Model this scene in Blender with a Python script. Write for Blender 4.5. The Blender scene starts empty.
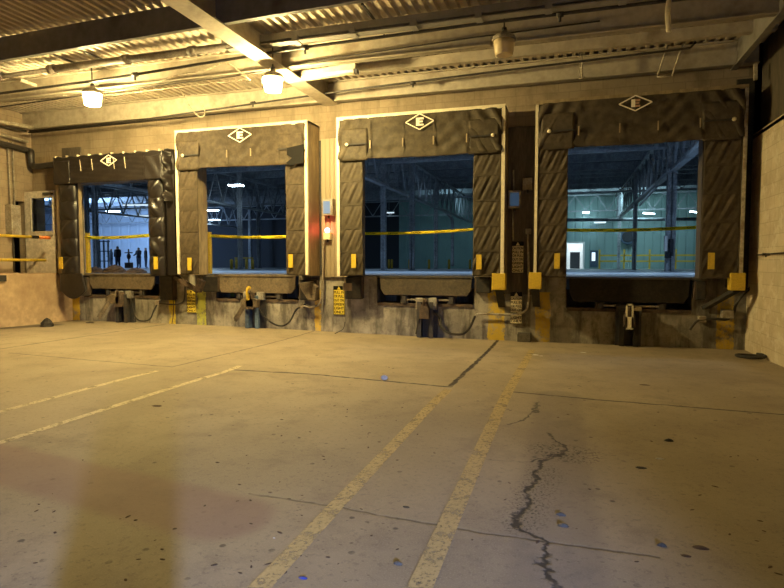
import bpy, bmesh, math, random
from mathutils import Vector, Matrix
random.seed(7)
S = bpy.context.scene
COL = S.collection

# ------------------------------------------------------------------ camera model (world: X along the dock wall, Y into the building)
FPX, CX, CY = 566.0, 392.0, 294.0
YAW, PITCH, CAMZ = math.radians(17.1), math.radians(3.13), 1.55
Fw = Vector((-math.sin(YAW)*math.cos(PITCH), math.cos(YAW)*math.cos(PITCH), -math.sin(PITCH)))
Rt = Vector((math.cos(YAW), math.sin(YAW), 0))
Up = Rt.cross(Fw)
def ray(x, y): return Fw + Rt*((x-CX)/FPX) - Up*((y-CY)/FPX)
def atY(x, y, Y):
    d = ray(x, y); t = Y/d.y; return Vector((t*d.x, Y, CAMZ+t*d.z))
def atX(x, y, X):
    d = ray(x, y); t = X/d.x; return Vector((X, t*d.y, CAMZ+t*d.z))
def atZ(x, y, Z):
    d = ray(x, y); t = (Z-CAMZ)/d.z; return Vector((t*d.x, t*d.y, Z))
def sm(a, b, v):
    t = max(0, min(1, (v-a)/(b-a))); return t*t*(3-2*t)
def gz(x, y):                       # the yard floor dips gently towards the dock wall
    return 0.15*(1-sm(5.0, 11.3, y)) + 0.085*sm(0, 8, -x-1)*sm(5, 11.3, y)
def G(px, py):
    z = 0.1
    for _ in range(12):
        p = atZ(px, py, z); z = gz(p.x, p.y)
    return Vector((p.x, p.y, z))

YW, YF, DZ = 11.45, 10.85, 1.28      # dock wall face, shelter front, dock floor height
XL, XR, ZD = -13.3, 3.07, 5.35       # block wall, right wall, roof deck
XP = -12.1                           # platform face

# ------------------------------------------------------------------ mesh builder
WL = {}
class MB:
    def __init__(s): s.v = []; s.f = []; s.sm = []
    def add(s, vs, fs, smooth=False):
        n = len(s.v); s.v += [Vector(v) for v in vs]
        for f in fs: s.f.append(tuple(i+n for i in f)); s.sm.append(smooth)
        return s
    def box(s, x0, x1, y0, y1, z0, z1, M=None):
        vs = [Vector(v) for v in ((x0,y0,z0),(x1,y0,z0),(x1,y1,z0),(x0,y1,z0),(x0,y0,z1),(x1,y0,z1),(x1,y1,z1),(x0,y1,z1))]
        if M: vs = [M @ v for v in vs]
        return s.add(vs, [(0,3,2,1),(4,5,6,7),(0,1,5,4),(1,2,6,5),(2,3,7,6),(3,0,4,7)])
    def bar(s, a, b, w, h=None, up=(0,0,1)):
        a, b = Vector(a), Vector(b); d = (b-a).normalized(); u = Vector(up)
        if abs(d.dot(u)) > .98: u = Vector((0,1,0))
        r = d.cross(u).normalized(); u = r.cross(d); h = h or w
        vs = []
        for p in (a, b):
            for sx, sz in ((-1,-1),(1,-1),(1,1),(-1,1)): vs.append(p + r*sx*w/2 + u*sz*h/2)
        return s.add(vs, [(0,1,2,3),(7,6,5,4),(0,4,5,1),(1,5,6,2),(2,6,7,3),(3,7,4,0)])
    def tube(s, pts, r, n=10, rf=None):
        pts = [Vector(p) for p in pts]; rings = []
        prev = None
        for i, p in enumerate(pts):
            d = (pts[min(i+1, len(pts)-1)] - pts[max(i-1, 0)]).normalized()
            if prev is None:
                u = Vector((0,0,1)) if abs(d.z) < .9 else Vector((0,1,0))
            else: u = prev
            a = d.cross(u).normalized(); u = a.cross(d).normalized(); prev = u
            rr = rf(i/(len(pts)-1)) if rf else r
            rings.append([p + (a*math.cos(t)+u*math.sin(t))*rr for t in [2*math.pi*k/n for k in range(n)]])
        vs = [v for R in rings for v in R]; fs = []
        for i in range(len(rings)-1):
            for k in range(n):
                fs.append((i*n+k, i*n+(k+1)%n, (i+1)*n+(k+1)%n, (i+1)*n+k))
        m = len(s.v); s.add(vs, fs, True)
        s.f.append(tuple(m+k for k in range(n))[::-1]); s.sm.append(False)
        s.f.append(tuple(m+(len(rings)-1)*n+k for k in range(n))); s.sm.append(False)
        return s
    def lathe(s, c, prof, n=24):
        c = Vector(c); vs = []; fs = []
        for r, z in prof:
            for k in range(n):
                t = 2*math.pi*k/n; vs.append(c + Vector((r*math.cos(t), r*math.sin(t), z)))
        for i in range(len(prof)-1):
            for k in range(n): fs.append((i*n+k, i*n+(k+1)%n, (i+1)*n+(k+1)%n, (i+1)*n+k))
        m = len(s.v); s.add(vs, fs, True)
        s.f.append(tuple(m+k for k in range(n))[::-1]); s.sm.append(False)
        s.f.append(tuple(m+(len(prof)-1)*n+k for k in range(n))); s.sm.append(False)
        return s
    def prism(s, poly, y0, y1):            # polygon in x,z extruded along y
        n = len(poly)
        vs = [(x, y0, z) for x, z in poly] + [(x, y1, z) for x, z in poly]
        fs = [tuple(range(n)), tuple(range(2*n-1, n-1, -1))] + [(i, i+n, (i+1)%n+n, (i+1)%n) for i in range(n)]
        return s.add(vs, fs)
    def grid(s, nx, nz, fn, smooth=True):
        vs = [fn(i/nx, j/nz) for j in range(nz+1) for i in range(nx+1)]
        fs = [(j*(nx+1)+i, j*(nx+1)+i+1, (j+1)*(nx+1)+i+1, (j+1)*(nx+1)+i) for j in range(nz) for i in range(nx)]
        return s.add(vs, fs, smooth)
    def build(s, name, mat, parent=None, at=None, bevel=0, solid=0):
        off = WL[parent.name] if parent else Vector(at or (0,0,0))
        me = bpy.data.meshes.new(name)
        me.from_pydata([v-off for v in s.v], [], s.f); me.update()
        me.polygons.foreach_set('use_smooth', s.sm)
        bm = bmesh.new(); bm.from_mesh(me); bmesh.ops.recalc_face_normals(bm, faces=bm.faces[:]); bm.to_mesh(me); bm.free()
        me.materials.append(mat)
        o = bpy.data.objects.new(name, me); COL.objects.link(o)
        if parent: o.parent = parent
        else: o.location = off
        WL[o.name] = off
        if bevel:
            m = o.modifiers.new('bevel', 'BEVEL'); m.width = bevel; m.segments = 2; m.limit_method = 'ANGLE'
        if solid:
            m = o.modifiers.new('solid', 'SOLIDIFY'); m.thickness = solid; m.offset = 0
        return o
def tag(o, label, cat, group=None, kind=None):
    o['label'] = label; o['category'] = cat
    if group: o['group'] = group
    if kind: o['kind'] = kind
    return o
def thing(name, loc, label, cat, group=None):
    o = bpy.data.objects.new(name, None); COL.objects.link(o); o.location = loc; o.empty_display_size = .2
    WL[o.name] = Vector(loc); return tag(o, label, cat, group)
def struct(o): o['kind'] = 'structure'; return o
def smooth_path(pts, n=6):
    pts = [Vector(p) for p in pts]; out = []
    for i in range(len(pts)-1):
        p0, p1, p2, p3 = pts[max(i-1,0)], pts[i], pts[i+1], pts[min(i+2, len(pts)-1)]
        for k in range(n):
            t = k/n
            out.append(.5*((2*p1)+(p2-p0)*t+(2*p0-5*p1+4*p2-p3)*t*t+(3*p1-p0-3*p2+p3)*t**3))
    return out+[pts[-1]]

# ------------------------------------------------------------------ materials
class NT:
    def __init__(s, name):
        s.m = bpy.data.materials.new(name); s.m.use_nodes = True
        s.t = s.m.node_tree; s.b = s.t.nodes['Principled BSDF']
        s.pos = s.n('ShaderNodeTexCoord').outputs['Object']
    def n(s, k, **kw):
        x = s.t.nodes.new(k)
        for a, v in kw.items(): setattr(x, a, v)
        return x
    def l(s, a, b): s.t.links.new(a, b)
    def mth(s, op, a, b=None, c=None, clamp=False):
        x = s.n('ShaderNodeMath', operation=op, use_clamp=clamp)
        for i, v in enumerate((a, b, c)):
            if v is None: continue
            if isinstance(v, (int, float)): x.inputs[i].default_value = v
            else: s.l(v, x.inputs[i])
        return x.outputs[0]
    def vm(s, op, a, b=None, out=0):
        x = s.n('ShaderNodeVectorMath', operation=op)
        for i, v in enumerate((a, b)):
            if v is None: continue
            if hasattr(v, 'links'): s.l(v, x.inputs[i])
            else: x.inputs[i].default_value = v
        return x.outputs[out]
    def noise(s, scale, detail=4, rough=.6, vec=None, stretch=None):
        x = s.n('ShaderNodeTexNoise'); x.inputs['Scale'].default_value = scale
        x.inputs['Detail'].default_value = detail; x.inputs['Roughness'].default_value = rough
        v = vec or s.pos
        if stretch:
            v = s.vm('MULTIPLY', v, stretch)
        s.l(v, x.inputs['Vector']); return x.outputs['Fac']
    def ramp(s, f, a, b):
        x = s.n('ShaderNodeMapRange', interpolation_type='SMOOTHSTEP'); s.l(f, x.inputs[0])
        x.inputs[1].default_value = a; x.inputs[2].default_value = b; return x.outputs[0]
    def mix(s, f, a, b, mode='MIX'):
        x = s.n('ShaderNodeMix', data_type='RGBA', blend_type=mode)
        if isinstance(f, (int, float)): x.inputs[0].default_value = f
        else: s.l(f, x.inputs[0])
        for i, v in ((6, a), (7, b)):
            if hasattr(v, 'links'): s.l(v, x.inputs[i])
            else: x.inputs[i].default_value = (*v, 1)
        return x.outputs[2]
    def bump(s, h, st=.3, d=.02):
        x = s.n('ShaderNodeBump'); x.inputs['Strength'].default_value = st; x.inputs['Distance'].default_value = d
        s.l(h, x.inputs['Height']); s.l(x.outputs[0], s.b.inputs['Normal'])
    def col(s, c):
        if hasattr(c, 'links'): s.l(c, s.b.inputs['Base Color'])
        else: s.b.inputs['Base Color'].default_value = (*c, 1)
    def seg(s, P, a, b, w, soft):           # 1 on the line a-b (flat), fading over soft
        a, b = Vector((a[0], a[1], 0)), Vector((b[0], b[1], 0)); ab = b-a
        pa = s.vm('SUBTRACT', P, tuple(a))
        t = s.mth('MULTIPLY', s.vm('DOT_PRODUCT', pa, tuple(ab), 1), 1/ab.length_squared, clamp=True)
        q = s.n('ShaderNodeVectorMath', operation='SCALE'); q.inputs[0].default_value = tuple(ab); s.l(t, q.inputs['Scale'])
        d = s.vm('LENGTH', s.vm('SUBTRACT', pa, q.outputs[0]), None, 1)
        x = s.n('ShaderNodeMapRange', interpolation_type='SMOOTHSTEP'); s.l(d, x.inputs[0])
        x.inputs[1].default_value = w+soft; x.inputs[2].default_value = w
        return x.outputs[0]
def mat(name, c, dirt=None, rough=.6, metal=0, scale=3, lo=.4, hi=.7, var=.25, bump=0, bscale=30, spec=.5, stretch=None):
    m = NT(name); b = m.b
    n1 = m.noise(scale, 5, .65, stretch=stretch); n2 = m.noise(scale*6, 3, .6, stretch=stretch)
    base = m.mix(m.ramp(n2, .3, .7), tuple(x*(1-var) for x in c), tuple(min(1, x*(1+var)) for x in c))
    if dirt: base = m.mix(m.ramp(n1, lo, hi), base, dirt)
    m.col(base); b.inputs['Roughness'].default_value = rough; b.inputs['Metallic'].default_value = metal
    b.inputs['Specular IOR Level'].default_value = spec
    if bump: m.bump(m.noise(bscale, 4), bump, .01)
    return m.m
def emit(name, c, strength):
    m = NT(name); m.col((.05,.05,.05)); m.b.inputs['Emission Color'].default_value = (*c, 1); m.b.inputs['Emission Strength'].default_value = strength
    return m.m

M = {}
M['cream'] = mat('cream_steel', (.40,.35,.27), (.20,.155,.105), .55, scale=1.2, lo=.5, hi=.8, var=.12)
M['deck'] = mat('deck_steel', (.42,.36,.27), (.18,.13,.085), .5, scale=.9, lo=.5, hi=.85, var=.1)
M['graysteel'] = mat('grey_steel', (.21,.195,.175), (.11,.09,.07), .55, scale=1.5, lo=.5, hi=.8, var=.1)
M['pipe'] = mat('pipe_paint', (.04,.034,.028), (.022,.018,.014), .5, scale=4)
M['pipegrey'] = mat('pipe_grey', (.12,.10,.08), (.07,.055,.04), .6, scale=5)
M['pipecream'] = mat('pipe_cream', (.45,.40,.30), (.2,.15,.1), .5, scale=4)
M['rust'] = mat('rusty_iron', (.10,.065,.04), (.035,.025,.02), .8, scale=6, bump=.4)
M['brownsteel'] = mat('worn_steel_plate', (.14,.105,.065), (.065,.048,.032), .6, scale=5, lo=.45, hi=.7, bump=.25, bscale=60)
M['brownplate'] = mat('brown_steel_plate', (.085,.066,.042), (.045,.035,.025), .65, scale=5, lo=.45, hi=.7, bump=.25, bscale=60)
M['darkplate'] = mat('dark_steel_plate', (.03,.024,.017), (.018,.015,.012), .7, scale=5, spec=.2)
M['darksteel'] = mat('dark_steel', (.035,.035,.04), (.07,.055,.04), .55, scale=5)
M['rubber'] = mat('black_rubber', (.02,.019,.018), (.045,.035,.025), .8, scale=8, bump=.3)
M['galv'] = mat('galvanised_steel', (.38,.36,.32), (.2,.15,.1), .45, metal=.3, scale=6)
M['yellow'] = mat('yellow_paint', (.62,.42,.035), (.34,.21,.03), .5, scale=6, lo=.5, hi=.8, var=.1)
M['whitetrim'] = mat('white_trim', (.72,.64,.46), (.34,.26,.15), .5, scale=3, lo=.55, hi=.85, var=.08)
M['panel'] = mat('beige_panel', (.33,.25,.14), (.19,.135,.075), .6, scale=2, stretch=(1,1,.3))
M['vinyl2'] = mat('brown_vinyl', (.068,.051,.031), (.042,.031,.019), .65, spec=.22, scale=1.6, lo=.45, hi=.75, bump=.2, bscale=12)
M['vinyl3'] = mat('brown_grey_vinyl', (.066,.052,.032), (.038,.03,.019), .65, spec=.22, scale=1.6, lo=.45, hi=.75, bump=.2, bscale=12)
M['vinyl4'] = mat('dark_vinyl', (.075,.058,.038), (.04,.031,.022), .65, spec=.22, scale=1.6, lo=.45, hi=.75, bump=.2, bscale=12)
M['vinylblack'] = mat('black_vinyl', (.014,.011,.010), (.026,.019,.014), .34, scale=2.5, lo=.5, hi=.8, bump=.5, bscale=7)
M['emblem'] = mat('emblem_white', (.85,.78,.62), None, .5, var=.05)
M['emblemrust'] = mat('emblem_shade', (.45,.25,.14), None, .5, var=.1)
M['signyellow'] = mat('sign_yellow', (.80,.62,.06), (.5,.36,.08), .45, scale=9, lo=.55, hi=.85, var=.06)
M['signpale'] = mat('sign_pale', (.80,.70,.45), (.5,.4,.22), .45, scale=9, lo=.5, hi=.85, var=.06)
M['ink'] = mat('black_ink', (.012,.011,.01), None, .8, var=.05, spec=.1)
M['boxgrey'] = mat('grey_enclosure', (.34,.30,.24), (.2,.15,.1), .45, scale=5)
M['boxblue'] = mat('blue_enclosure', (.10,.15,.22), None, .45)
M['doorpaint'] = mat('door_paint', (.58,.52,.43), (.48,.42,.34), .5, scale=2)
M['palescrap'] = mat('pale_scrap', (.4,.34,.23), None, .8)
M['litter'] = mat('white_litter', (.52,.50,.47), None, .8)
M['leaf'] = mat('dry_leaf', (.09,.055,.03), (.05,.03,.02), .9, scale=20)
M['stone'] = mat('broken_concrete', (.085,.075,.06), (.06,.05,.04), .9, scale=15)
M['bluescrap'] = mat('blue_scrap', (.03,.05,.25), None, .6)
M['blocky'] = mat('dark_block', (.10,.085,.06), (.05,.04,.03), .9, scale=8)
M['orange'] = mat('orange_label', (.75,.2,.04), (.5,.15,.05), .5, scale=20)
M['icol'] = mat('column_paint', (.34,.37,.40), (.18,.19,.2), .5, scale=2)
M['itruss'] = mat('truss_paint', (.30,.33,.36), (.2,.21,.22), .5, scale=2)
M['ideck'] = mat('roof_deck', (.16,.18,.20), (.1,.11,.12), .7, scale=1)
M['idark'] = mat('near_black', (.025,.028,.035), None, .8)  # dark parts, and the darkness of the unlit far wall
M['ifan'] = mat('fan_housing', (.05,.09,.14), None, .5)
M['jacket'] = mat('dark_cloth', (.015,.015,.02), None, .9)
M['white'] = mat('white_paint', (.75,.75,.74), None, .5, var=.05)
M['dockrubble'] = mat('brown_rubble', (.12,.075,.05), (.05,.035,.03), .9, scale=8, bump=.5)

# concrete yard floor
def floor_mat():
    m = NT('yard_concrete'); P0 = m.pos
    P = m.vm('MULTIPLY', P0, (1,1,0))
    big = m.noise(.45, 5, .6); mid = m.noise(2.3, 6, .7); fine = m.noise(28, 4, .7); grit = m.noise(120, 2, .5)
    c = m.mix(m.ramp(big, .35, .68), (.26,.207,.135), (.35,.283,.19))
    c = m.mix(m.mth('MULTIPLY', m.ramp(mid, .47, .70), .55), c, (.19,.15,.11))
    c = m.mix(m.mth('MULTIPLY', m.ramp(fine, .52, .70), .5), c, (.15,.12,.09))
    c = m.mix(m.mth('MULTIPLY', m.ramp(grit, .5, .72), .28), c, (.46,.39,.29))
    # small dark flecks of leaf litter pressed into the concrete
    vor = m.n('ShaderNodeTexVoronoi'); vor.inputs['Scale'].default_value = 5.5; m.l(P0, vor.inputs['Vector'])
    fl = m.mth('MULTIPLY', m.ramp(m.mth('ADD', vor.outputs['Distance'], m.mth('MULTIPLY', fine, .10)), .165, .12), m.ramp(mid, .40, .55))
    c = m.mix(m.mth('MULTIPLY', fl, .75), c, (.06,.045,.035))
    vo2 = m.n('ShaderNodeTexVoronoi'); vo2.inputs['Scale'].default_value = 14; m.l(m.vm('MULTIPLY', P0, (1,1.7,1)), vo2.inputs['Vector'])
    f2 = m.mth('MULTIPLY', m.ramp(m.mth('ADD', vo2.outputs['Distance'], m.mth('MULTIPLY', fine, .2)), .25, .18), m.ramp(m.noise(1.1, 5, .7), .45, .62))
    c = m.mix(m.mth('MULTIPLY', f2, .7), c, (.09,.07,.05))
    # faded reddish band across the floor
    a, b = G(-60,447), G(225,517)
    band = m.seg(P, a, b, .19, .14)
    c = m.mix(m.mth('MULTIPLY', band, .65), c, (.22,.13,.11))
    # slab of rougher, darker concrete round the crack
    a, b = G(556,405), G(566,588)
    c = m.mix(m.mth('MULTIPLY', m.seg(P, G(558,395), G(556,600), .16, .12), .38), c, (.14,.115,.095))
    # oil stain by the platform
    c = m.mix(m.mth('MULTIPLY', m.seg(P, G(-10,329), G(52,325), .10, .25), .8), c, (.05,.04,.03))
    # joints and cracks, wobbling slightly
    nz = m.n('ShaderNodeTexNoise'); nz.inputs['Scale'].default_value = 5; nz.inputs['Detail'].default_value = 6; m.l(P0, nz.inputs['Vector'])
    off = m.vm('SUBTRACT', nz.outputs['Color'], (.5,.5,.5))
    def wobble(k):
        q = m.n('ShaderNodeVectorMath', operation='MULTIPLY'); m.l(off, q.inputs[0]); q.inputs[1].default_value = (k,k,0)
        return m.vm('ADD', P, q.outputs[0])
    Pj = wobble(.06)
    nz2 = m.n('ShaderNodeTexNoise'); nz2.inputs['Scale'].default_value = 19; nz2.inputs['Detail'].default_value = 5; m.l(P0, nz2.inputs['Vector'])
    q2 = m.n('ShaderNodeVectorMath', operation='MULTIPLY'); m.l(m.vm('SUBTRACT', nz2.outputs['Color'], (.5,.5,.5)), q2.inputs[0]); q2.inputs[1].default_value = (.11,.11,0)
    Pc = m.vm('ADD', wobble(.20), q2.outputs[0])
    joints = [([(235,370),(310,374),(450,387)], .016, .02, .95), ([(450,387),(498,340)], .02, .02, .95),
              ([(10,353),(100,361),(172,367)], .008, .02, .6), ([(172,367),(260,346),(314,331)], .008, .02, .7),
              ([(0,349),(80,337),(166,324)], .01, .02, .8), ([(503,391),(600,400),(800,416)], .012, .015, .85),
              ([(250,494),(313,503),(460,529),(600,549),(660,558)], .004, .01, .55), ([(420,287),(330,331)], .008, .02, .2)]
    cracks = [([(540,402),(529,418),(510,424)], .007, .012, .7), ([(549,433),(564,451),(529,462)], .004, .016, .8),
              ([(562,453),(543,462),(527,497),(518,527)], .006, .024, .9), ([(518,527),(540,540),(543,567),(558,592)], .005, .022, .9),
              ([(480,460),(529,462)], .002, .008, .4), ([(570,452),(620,456)], .002, .008, .4)]
    h = None
    def acc(v):
        nonlocal h
        h = v if h is None else m.mth('MAXIMUM', h, v)
    for lst, PP in ((joints, Pj), (cracks, Pc)):
        for pts, w, soft, k in lst:
            for p, q in zip(pts[:-1], pts[1:]):
                acc(m.mth('MULTIPLY', m.seg(PP, G(*p), G(*q), w, soft), k))
    gap = m.ramp(m.noise(7, 3), .28, .5)
    hm = m.mth('MULTIPLY', h, m.mth('ADD', m.mth('MULTIPLY', gap, .6), .4))
    c = m.mix(hm, c, (.025,.02,.017))
    # crumbled grit round the crack
    cr = m.mth('MULTIPLY', m.seg(P, G(552,450), G(575,455), .10, .16), m.ramp(m.noise(45, 3), .5, .62))
    cr = m.mth('MAXIMUM', cr, m.mth('MULTIPLY', m.seg(P, G(545,470), G(520,525), .03, .16), m.ramp(m.noise(60, 3), .52, .62)))
    c = m.mix(m.mth('MULTIPLY', cr, .8), c, (.04,.032,.026))
    m.col(c)
    m.l(m.mth('ADD', .62, m.mth('MULTIPLY', mid, .2)), m.b.inputs['Roughness'])
    m.b.inputs['Specular IOR Level'].default_value = .3
    hh = m.mth('SUBTRACT', m.mth('ADD', m.mth('MULTIPLY', fine, .25), m.mth('MULTIPLY', mid, .5)), m.mth('MULTIPLY', h, 1.2))
    m.bump(hh, .35, .012)
    return m.m
M['floor'] = floor_mat()

def block_mat(name, c, dirt, axis, rot=False, bw=.4, bh=.2, painted=0, streaks=.5):
    m = NT(name); sep = m.n('ShaderNodeSeparateXYZ'); m.l(m.pos, sep.inputs[0])
    cmb = m.n('ShaderNodeCombineXYZ'); m.l(sep.outputs[axis], cmb.inputs[0]); m.l(sep.outputs[2], cmb.inputs[1])
    br = m.n('ShaderNodeTexBrick'); m.l(cmb.outputs[0], br.inputs['Vector'])
    br.inputs['Scale'].default_value = 1; br.inputs['Brick Width'].default_value = bw; br.inputs['Row Height'].default_value = bh
    br.inputs['Mortar Size'].default_value = .008; br.inputs['Mortar Smooth'].default_value = .4
    br.inputs['Color1'].default_value = (*[x*.92 for x in c], 1); br.inputs['Color2'].default_value = (*[x*1.06 for x in c], 1)
    br.inputs['Mortar'].default_value = (*[x*.78 for x in c], 1)
    n1 = m.noise(1.3, 6, .7); n2 = m.noise(2.5, 5, .7, stretch=(1,1,.15)); n3 = m.noise(40, 3)
    cc = m.mix(m.mth('MULTIPLY', m.ramp(n1, .42, .72), .7), br.outputs['Color'], dirt)
    cc = m.mix(m.mth('MULTIPLY', m.ramp(n2, .5, .75), streaks), cc, tuple(x*.6 for x in dirt))
    if painted:      # flaking pale paint patches
        fl = m.mth('MULTIPLY', m.ramp(m.noise(3.2, 7, .75), .52, .60), painted)
        cc = m.mix(fl, cc, (.62,.55,.42))
    m.col(cc); m.b.inputs['Roughness'].default_value = .8; m.b.inputs['Specular IOR Level'].default_value = .25
    h = m.mth('ADD', m.mth('MULTIPLY', br.outputs['Fac'], -1.0), m.mth('MULTIPLY', n3, .35)); m.bump(h, .3, .008)
    return m.m
M['blockback'] = block_mat('back_block_wall', (.30,.235,.155), (.17,.125,.075), 0)
M['blockleft'] = block_mat('side_block_wall', (.34,.265,.18), (.21,.15,.095), 1)
M['blockright'] = block_mat('painted_block_wall', (.56,.47,.33), (.36,.28,.18), 1, painted=.75, streaks=.25)
def foundation_mat():
    m = NT('foundation_concrete'); sep = m.n('ShaderNodeSeparateXYZ'); m.l(m.pos, sep.inputs[0]); X, Z = sep.outputs[0], sep.outputs[2]
    n1 = m.noise(1.6, 6, .72); n2 = m.noise(6, 5, .7); n3 = m.noise(2.2, 5, .7, stretch=(1.6,1,.35)); n4 = m.noise(35, 3)
    c = m.mix(m.ramp(n1, .35, .68), (.22,.20,.165), (.40,.36,.29))
    c = m.mix(m.mth('MULTIPLY', m.ramp(n3, .44, .64), .8), c, (.075,.064,.052))
    c = m.mix(m.mth('MULTIPLY', m.ramp(n2, .50, .68), .5), c, (.10,.085,.065))
    bands = [((70,80),(.70,.45,.04),.95), ((169,175.5),(.72,.55,.04),.95), ((197,206),(.52,.52,.06),.75), ((315,321),(.62,.40,.05),.85),
             ((488,504.5),(.62,.42,.04),.9), ((535,550),(.55,.36,.03),.85), ((717,734),(.58,.38,.03),.85)]
    wear = m.ramp(m.noise(4.5, 6, .75), .66, .46)
    for (a, b), colr, k in bands:
        x0, x1 = atY(a, 315, YW).x, atY(b, 315, YW).x
        w = m.mth('ADD', X, m.mth('MULTIPLY', m.mth('SUBTRACT', n2, .5), .12))
        f = m.mth('MULTIPLY', m.mth('GREATER_THAN', w, x0), m.mth('LESS_THAN', w, x1))
        f = m.mth('MULTIPLY', f, m.mth('LESS_THAN', Z, .98))
        c = m.mix(m.mth('MULTIPLY', m.mth('MULTIPLY', f, wear), k), c, colr)
    m.col(c); m.b.inputs['Roughness'].default_value = .85; m.b.inputs['Specular IOR Level'].default_value = .2
    m.bump(m.mth('ADD', n2, m.mth('MULTIPLY', n4, .3)), .4, .015)
    return m.m
M['found'] = foundation_mat()
M['platface'] = mat('platform_concrete', (.46,.33,.20), (.30,.20,.12), .85, scale=1.2, lo=.4, hi=.75, var=.15, bump=.3, bscale=14)
M['darkwall'] = mat('dark_panel', (.10,.08,.055), (.05,.04,.03), .7, scale=2, stretch=(3,3,.5))
def ribmat(name, c, period, axis=0):
    m = NT(name); sep = m.n('ShaderNodeSeparateXYZ'); m.l(m.pos, sep.inputs[0])
    w = m.mth('PINGPONG', sep.outputs[axis], period/2)
    g = m.ramp(w, period*.05, period*.14)
    m.col(m.mix(m.mth('MULTIPLY', m.ramp(m.noise(.4, 4), .35, .7), .5), c, tuple(x*.7 for x in c)))
    m.b.inputs['Roughness'].default_value = .55; m.bump(g, .8, .04)
    return m.m
M['ribpanel'] = ribmat('ribbed_panel', (.34,.27,.17), .10)
M['farwall'] = ribmat('teal_corrugated_wall', (.23,.36,.34), .6)
M['farwhite'] = ribmat('white_wall_cladding', (.55,.62,.72), 1.2)
M['ifloor'] = mat('warehouse_concrete', (.42,.44,.47), (.33,.35,.38), .35, scale=.5, lo=.4, hi=.7, var=.08)
def glassmat():
    m = NT('door_glass'); b = m.b; m.col((.75,.85,.95)); b.inputs['Roughness'].default_value = .05; b.inputs['Transmission Weight'].default_value = 1; b.inputs['IOR'].default_value = 1.05
    return m.m
M['glass'] = glassmat()
def tapemat(name, c):
    m = NT(name); d = m.n('ShaderNodeBsdfDiffuse'); tr = m.n('ShaderNodeBsdfTranslucent'); mx = m.n('ShaderNodeMixShader'); mx.inputs[0].default_value = .45
    for n in (d, tr): n.inputs['Color'].default_value = (*c, 1)
    m.l(d.outputs[0], mx.inputs[1]); m.l(tr.outputs[0], mx.inputs[2]); out = [n for n in m.t.nodes if n.type == 'OUTPUT_MATERIAL'][0]; m.l(mx.outputs[0], out.inputs['Surface']); return m.m
M['tape'] = tapemat('caution_tape_yellow', (.95,.84,.06))
def stripemat(name, c, k, al=.85):
    m = NT(name); n = m.noise(6, 6, .75); n2 = m.noise(38, 4, .7)
    mask = m.mth('MULTIPLY', m.ramp(n, .50, .66), .75); mask = m.mth('MAXIMUM', mask, m.mth('MULTIPLY', m.ramp(n2, .52, .68), .8))
    mask = m.mth('SUBTRACT', 1, mask)
    mask = m.mth('MULTIPLY', mask, al)
    m.col(m.mix(m.ramp(n2, .3, .7), c, tuple(x*.8 for x in c))); m.b.inputs['Roughness'].default_value = .65
    m.l(mask, m.b.inputs['Alpha']); return m.m
M['stripe'] = stripemat('worn_line_paint', (.60,.45,.20), 0, .72)
M['stripepale'] = stripemat('pale_line_paint', (.68,.55,.33), 0, .88)
LAMPC = (1.0, .77, .32)
M['lens_on'] = emit('sodium_lens_lit', LAMPC, 1050)
M['lens_off'] = mat('frosted_lens', (.62,.50,.30), None, .35, var=.05)
M['cap'] = mat('lamp_cap', (.30,.26,.2), (.15,.12,.1), .5, metal=.2, scale=8)
M['led'] = emit('led_diffuser', (.62,.84,1.0), 30)
M['ledlow'] = emit('led_diffuser_dim', (.7,.88,1.0), 1.3)
M['redlens'] = emit('red_signal_lens', (1.0,.06,.07), 45)
M['screen'] = emit('lit_status_screen', (.30,.52,.75), .62)
M['screendim'] = emit('dim_status_screen', (.10,.22,.40), .22)

# ------------------------------------------------------------------ setting
def build_floor():
    mb = MB(); x0, x1, y0, y1 = -13.3, 3.3, -5, 11.6
    mb.grid(110, 110, lambda u, v: (x0+(x1-x0)*u, y0+(y1-y0)*v, gz(x0+(x1-x0)*u, y0+(y1-y0)*v)))
    return struct(mb.build('floor', M['floor']))
floor = build_floor()

# dock definitions (pixel edges of the photograph measured on the real planes)
def X(px, py, Y): return atY(px, py, Y).x
DK = {
 1: dict(x0=X(57,220,YF), x1=X(172,220,YF), op0=X(85,225,YW+.27), op1=X(148,225,YF)+.02, pit=(X(84,300,YW), X(160,300,YW)), plate=(90,155)),
 2: dict(x0=X(176.5,200,YF), x1=X(308,200,YF), c0=X(198,225,YF), c1=X(286,225,YF), op0=X(207.5,225,YW+.25), op1=-5.55, pit=(X(216,300,YW), X(299,300,YW)), plate=(218,296)),
 3: dict(x0=X(337,200,YF), x1=X(504.5,200,YF), c0=X(362.5,225,YF), c1=X(473,225,YF), op0=X(365,225,YW+.25), op1=-1.55, pit=(X(377,300,YW), X(474,300,YW)), plate=(380,472)),
 4: dict(x0=X(534.5,200,YF), x1=X(745,200,YF), c0=X(567,225,YF), c1=X(702,225,YF), op0=X(567,225,YW+.25)-.02, op1=2.45, pit=(X(566,300,YW), X(692,300,YW)), plate=(569,690)),
}
ZPD = {1: atY(120,295.5,YW).z, 2: atY(258,299.5,YW).z, 3: atY(425,304,YW).z, 4: atY(630,309.5,YW).z}   # bottom of the leveler pits
ZP = min(ZPD.values())
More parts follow.
